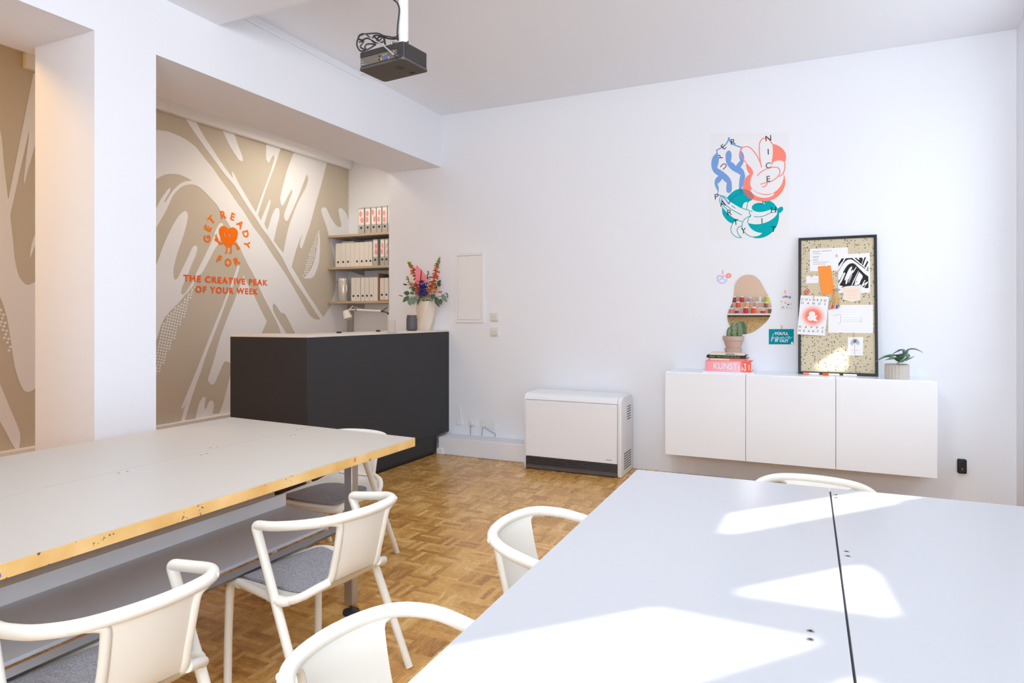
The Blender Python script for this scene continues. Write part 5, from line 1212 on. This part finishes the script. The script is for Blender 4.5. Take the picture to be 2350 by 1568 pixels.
# local: x along the connector side (0..la), y along the grille side (0..lb), z up
t = thing('projector', 'black projector hanging from the ceiling on a white pole', 'projector', ctr)
def rrect(x0, x1, y0, y1, r, n=5):
    out = []
    for cx0, cy0, a0 in ((x1 - r, y1 - r, 0), (x0 + r, y1 - r, PI / 2), (x0 + r, y0 + r, PI), (x1 - r, y0 + r, 1.5 * PI)):
        out += [(cx0 + r * math.cos(a0 + PI / 2 * k / n), cy0 + r * math.sin(a0 + PI / 2 * k / n)) for k in range(n + 1)]
    return out
G().prism(rrect(.003, la - .003, .003, lb - .003, .018), .006, hz, M=MP).build('housing', M['projector_black'], t, bevel=.004)
bs = G().prism(rrect(0, la, 0, lb, .020), -.004, .008, M=MP).build('bottom_plate', M['projector_base'], t, bevel=.003)
g = G()
for i in range(-2, 3):
    for j in range(-2, 3):
        if abs(i) + abs(j) < 4: g.box(la * .30 + i * .009 - .003, la * .30 + i * .009 + .003, lb * .42 + j * .009 - .0012, lb * .42 + j * .009 + .0012, -.0048, -.004, M=MP)
g.box(la * .22, la * .32, lb * .80, lb * .86, -.0055, -.004, M=MP).build('vent_hole', M['vent_dark'], bs)
A_ = Art(MP @ Vector((la * .86, lb * .20, -.004)), -ea, eb, base=.0006); A_.text('Optoma', 0, 0, M['ink_grey'], w=.045); A_.build('nameplate', bs)
g = G()
for i in range(13): g.box(la * -.0 + .0005, .004, .02, lb - .02, .014 + i * .0055, .0165 + i * .0055, M=MP)
for i in range(13): g.box(.004, .035, -.0006, .004, .014 + i * .0055, .0165 + i * .0055, M=MP)
for i in range(5): g.box(.035, la - .012, -.0006, .004, .060 + i * .0055, .0625 + i * .0055, M=MP)
g.build('louvre', M['projector_base'], t)
cp = G().box(.045, la - .02, -.0008, .004, .012, .054, M=MP).build('connector_panel', M['projector_panel'], t)
def port(x, z, r, m_, w_=None):
    g = G()
    if w_: g.box(x - w_ / 2, x + w_ / 2, -.004, 0, z - r, z + r, M=MP)
    else: g.lathe([(r, 0), (r, .005), (r * .5, .005), (r * .45, .002), (.0002, .002)], (0, 0, 0), 12, 0, Matrix.Rotation(PI / 2, 3, 'X'), cap=False); g.v = [MP @ (p + Vector((x, 0, z))) for p in g.v]
    g.build('port', M[m_], cp)
for x, z, r, m_, w_ in ((.145, .022, .005, 'port_gold', None), (.118, .022, .004, 'port_blue', .022), (.095, .020, .006, 'port_silver', .006), (.112, .040, .004, 'port_silver', None), (.128, .038, .004, 'port_silver', None), (.158, .040, .004, 'hole_black', None), (.158, .022, .004, 'hole_black', None), (.060, .044, .003, 'port_gold', None)): port(x, z, r, m_, w_)
A_ = Art(MP @ Vector((la - .035, -.001, .020)), -ea, Vector((0, 0, 1)), base=.0006); A_.rect(0, -.002, .014, .001, M['ink_grey']); A_.rect(-.012, .010, 0, .020, M['ink_grey']); A_.rect(-.0105, .0115, -.0015, .0185, M['projector_panel'], 1); A_.rect(-.012, -.002, -.003, .003, M['ink_grey']); A_.build('printed_label', cp)
d0 = ray(925.5, 100); pole = o0 + Vector((d0.x, d0.y, 0)).normalized() * .135
t2 = thing('ceiling_mount', 'white projector pole with bracket arms hanging from the ceiling', 'mount', (pole.x, pole.y, zb + hz))
G().tube([(pole.x, pole.y, zb + hz + .03), (pole.x, pole.y, 3.18)], .026, 24).build('pole', M['pole_white'], t2, smooth=40)
G().lathe([(.055, 0), (.055, .012), (.03, .03)], (pole.x, pole.y, 3.15), 24).build('ceiling_plate', M['pole_white'], t2)
for a in range(4):
    an = PI / 4 + a * PI / 2 + .3; q = Vector((pole.x, pole.y, zb + hz))
    e = q + Vector((math.cos(an), math.sin(an), 0)) * .07
    G().tube([q + Vector((0, 0, .035)), e + Vector((0, 0, .03)), e + Vector((0, 0, .002))], .006, 8).build('bracket_arm', M['steel'], t2)
ZQ = (780, 0, 7.84)
def cable(l, t0, r=.0045): return cr([D(ZQ[0] + p[0] / ZQ[2], ZQ[1] + p[1] / ZQ[2], t0 + (p[2] if len(p) > 2 else 0)) for p in l], 7)
tp = (Vector((pole.x, pole.y, zb)) - EYEV).dot(FW)
t3 = thing('cable_loops', 'tangle of black cables coiled on the projector', 'cables', D(870, 95, tp))
g = G().tube(cable([(900,-90),(960,-10),(1030,50),(1068,150),(1062,280),(1045,420),(1035,560),(1036,640),(1045,720,.03)], tp - .04), .0042, 8); g.build('power_cable', M['cable_black'], t3)
for l, dt in (([(1060,640),(980,672),(880,660),(780,640),(700,605),(620,598),(500,608),(420,618),(360,640),(325,700),(305,780),(320,850),(360,910),(420,925)], .02), ([(1060,690),(960,702),(860,690),(740,650),(640,635),(600,670),(575,720),(620,760),(720,770),(790,740),(800,700),(820,800)], .05),
              ([(330,700),(400,720),(480,690),(560,710),(650,740),(720,720),(760,670)], .03), ([(345,760),(430,740),(370,840),(420,880),(440,900)], .04), ([(600,640),(660,700),(700,760),(680,690),(730,660),(790,690),(810,790)], .07), ([(410,920),(520,880),(600,830),(640,800),(560,790),(480,800),(450,850),(470,890)], .06),
              ([(320,720),(350,640),(430,610),(520,660),(590,710),(640,750)], .0)):
    L_ = cable(l, tp + dt); G().tube(L_, .0042, 8).build('cable', M['cable_black'], t3)
L_ = cable([(440,625),(540,680),(640,740,-.02),(740,790,-.05),(840,870,-.10),(940,960,-.14),(985,995,-.15)], tp - .0); G().tube(L_, .0036, 8).build('cable', M['cable_grey'], t3)
a, b = D(780 + 970 / 7.84, 985 / 7.84, tp - .15), D(780 + 1060 / 7.84, 1020 / 7.84, tp - .14); G().tube([a, a + (b - a) * .9, b], [.006, .0085, .0085], 10).build('plug', M['cable_black'], t3)

# ================================================================ REAR WALL, SEEN IN THE MIRROR
MY = 11.29
def V2(u, v, y): return P(u, v, 1, MY - y)          # scene point seen by way of the mirror
yr = YR + .004
zsh = V2(1720, 722.4, yr + .16)[2]
t = thing('jar_rack', 'white three-step wall rack for paint jars, seen in the mirror', 'rack', (-1.07, YR + .1, zsh - .02))
z3, z2, z1 = V2(1720, 720, YR + .13)[2], V2(1720, 706.5, YR + .08)[2], V2(1720, 694, YR + .03)[2]
G().box(-1.75, -.35, YR, YR + .20, z3 - .026, z3).box(-1.75, -.35, YR, YR + .115, z3, z2).box(-1.75, -.35, YR, YR + .06, z2, z1).build('step', M['rear_beige'], t)
g = G().box(-1.75, -.35, YR + .20, YR + .206, z3 - .030, z3 + .004).box(-1.75, -.35, YR + .115, YR + .119, z2 - .012, z2 + .002).box(-1.75, -.35, YR + .06, YR + .064, z1 - .012, z1 + .002).build('edge', M['plastic_white'], t)
G().box(-1.75, -.35, YR + .02, YR + .195, z3 - .05, z3 - .031).build('black_rail', M['frame_black'], t)  # plain black bar under the rack edge
o = G().box(-1.85, -.25, YR + .002, YR + .022, .70, z3 - .055).build('cork_panel', M['cork_far']); tag(o, 'speckled beige cork panel below the jar rack, seen in the mirror', 'pinboard')
JC = dict(red=(.62, .03, .04, 1), orange=(.85, .10, .04, 1), lilac=(.48, .38, .48, 1), pale=(.72, .72, .64, 1), lime=(.62, .72, .03, 1), apricot=(.82, .45, .15, 1), rose=(.66, .36, .36, 1), maroon=(.30, .03, .06, 1), brown=(.30, .13, .08, 1), pink=(.78, .25, .28, 1))
for k_, v_ in JC.items(): mm('jar_' + k_, v_, .25)
TN = {1: 'top', 2: 'middle', 3: 'bottom'}
jar0 = None; cnt = {}
for tier, u, wpx, hpx, cl in ((1,1684.5,10,14,'maroon'),(1,1702.5,10.5,14,'red'),(1,1721.5,10,11.5,'lilac'),(1,1744,9,12.5,'pale'),(1,1761.5,11,14,'lime'),(2,1676,10,12,'brown'),(2,1694,11,14,'orange'),(2,1715,11,14,'apricot'),(2,1735.5,11.5,14,'rose'),(2,1758,10,12.5,'brown'),
                              (3,1678,10,13,'pink'),(3,1691,9.5,8,'maroon'),(3,1711,11,15.5,'red'),(3,1729.5,12,15.5,'orange'),(3,1750.5,11,8,'red'),(3,1768,11,13,'brown')):
    yj = YR + {1: .03, 2: .088, 3: .158}[tier]; zj = {1: z1, 2: z2, 3: z3}[tier]
    p = V2(u, 710, yj); r = abs(V2(u + wpx / 2, 710, yj).x - V2(u - wpx / 2, 710, yj).x) / 2 * .92; hh = V2(u, 700, yj).z - V2(u, 700 + hpx, yj).z
    r = min(r, .028 if tier == 1 else .03) if False else min(r, .045)
    if jar0 is None:
        jar0 = thing('paint_jar', '', 'jar', (0, 0, 0), 0, 'paint jars on the rack in the mirror')
        G().lathe([(.90, 0), (1, .03), (1, .74), (.88, .82)], (0, 0, 0), 20).build('body', M['jar_red'], jar0, local=True, smooth=40)
        G().lathe([(.95, .82), (.95, .98), (.9, 1.0)], (0, 0, 0), 20).build('lid', M['plastic_white'], jar0, local=True, smooth=40)
        jr = jar0
    else: jr = copy_tree(jar0)
    cnt[tier] = cnt.get(tier, 0) + 1
    jr['label'] = '%s paint jar, %s from the left on the %s step of the mirrored rack' % (cl, ords[cnt[tier] - 1], TN[tier])
    for chd in jr.children:
        if chd.name.startswith('body'):
            if jr is not jar0: chd.data = chd.data.copy()
            chd.data.materials[0] = M['jar_' + cl]
    jr.location = (p.x, max(yj, YR + r + .003), zj); jr.scale = (r, r, hh)
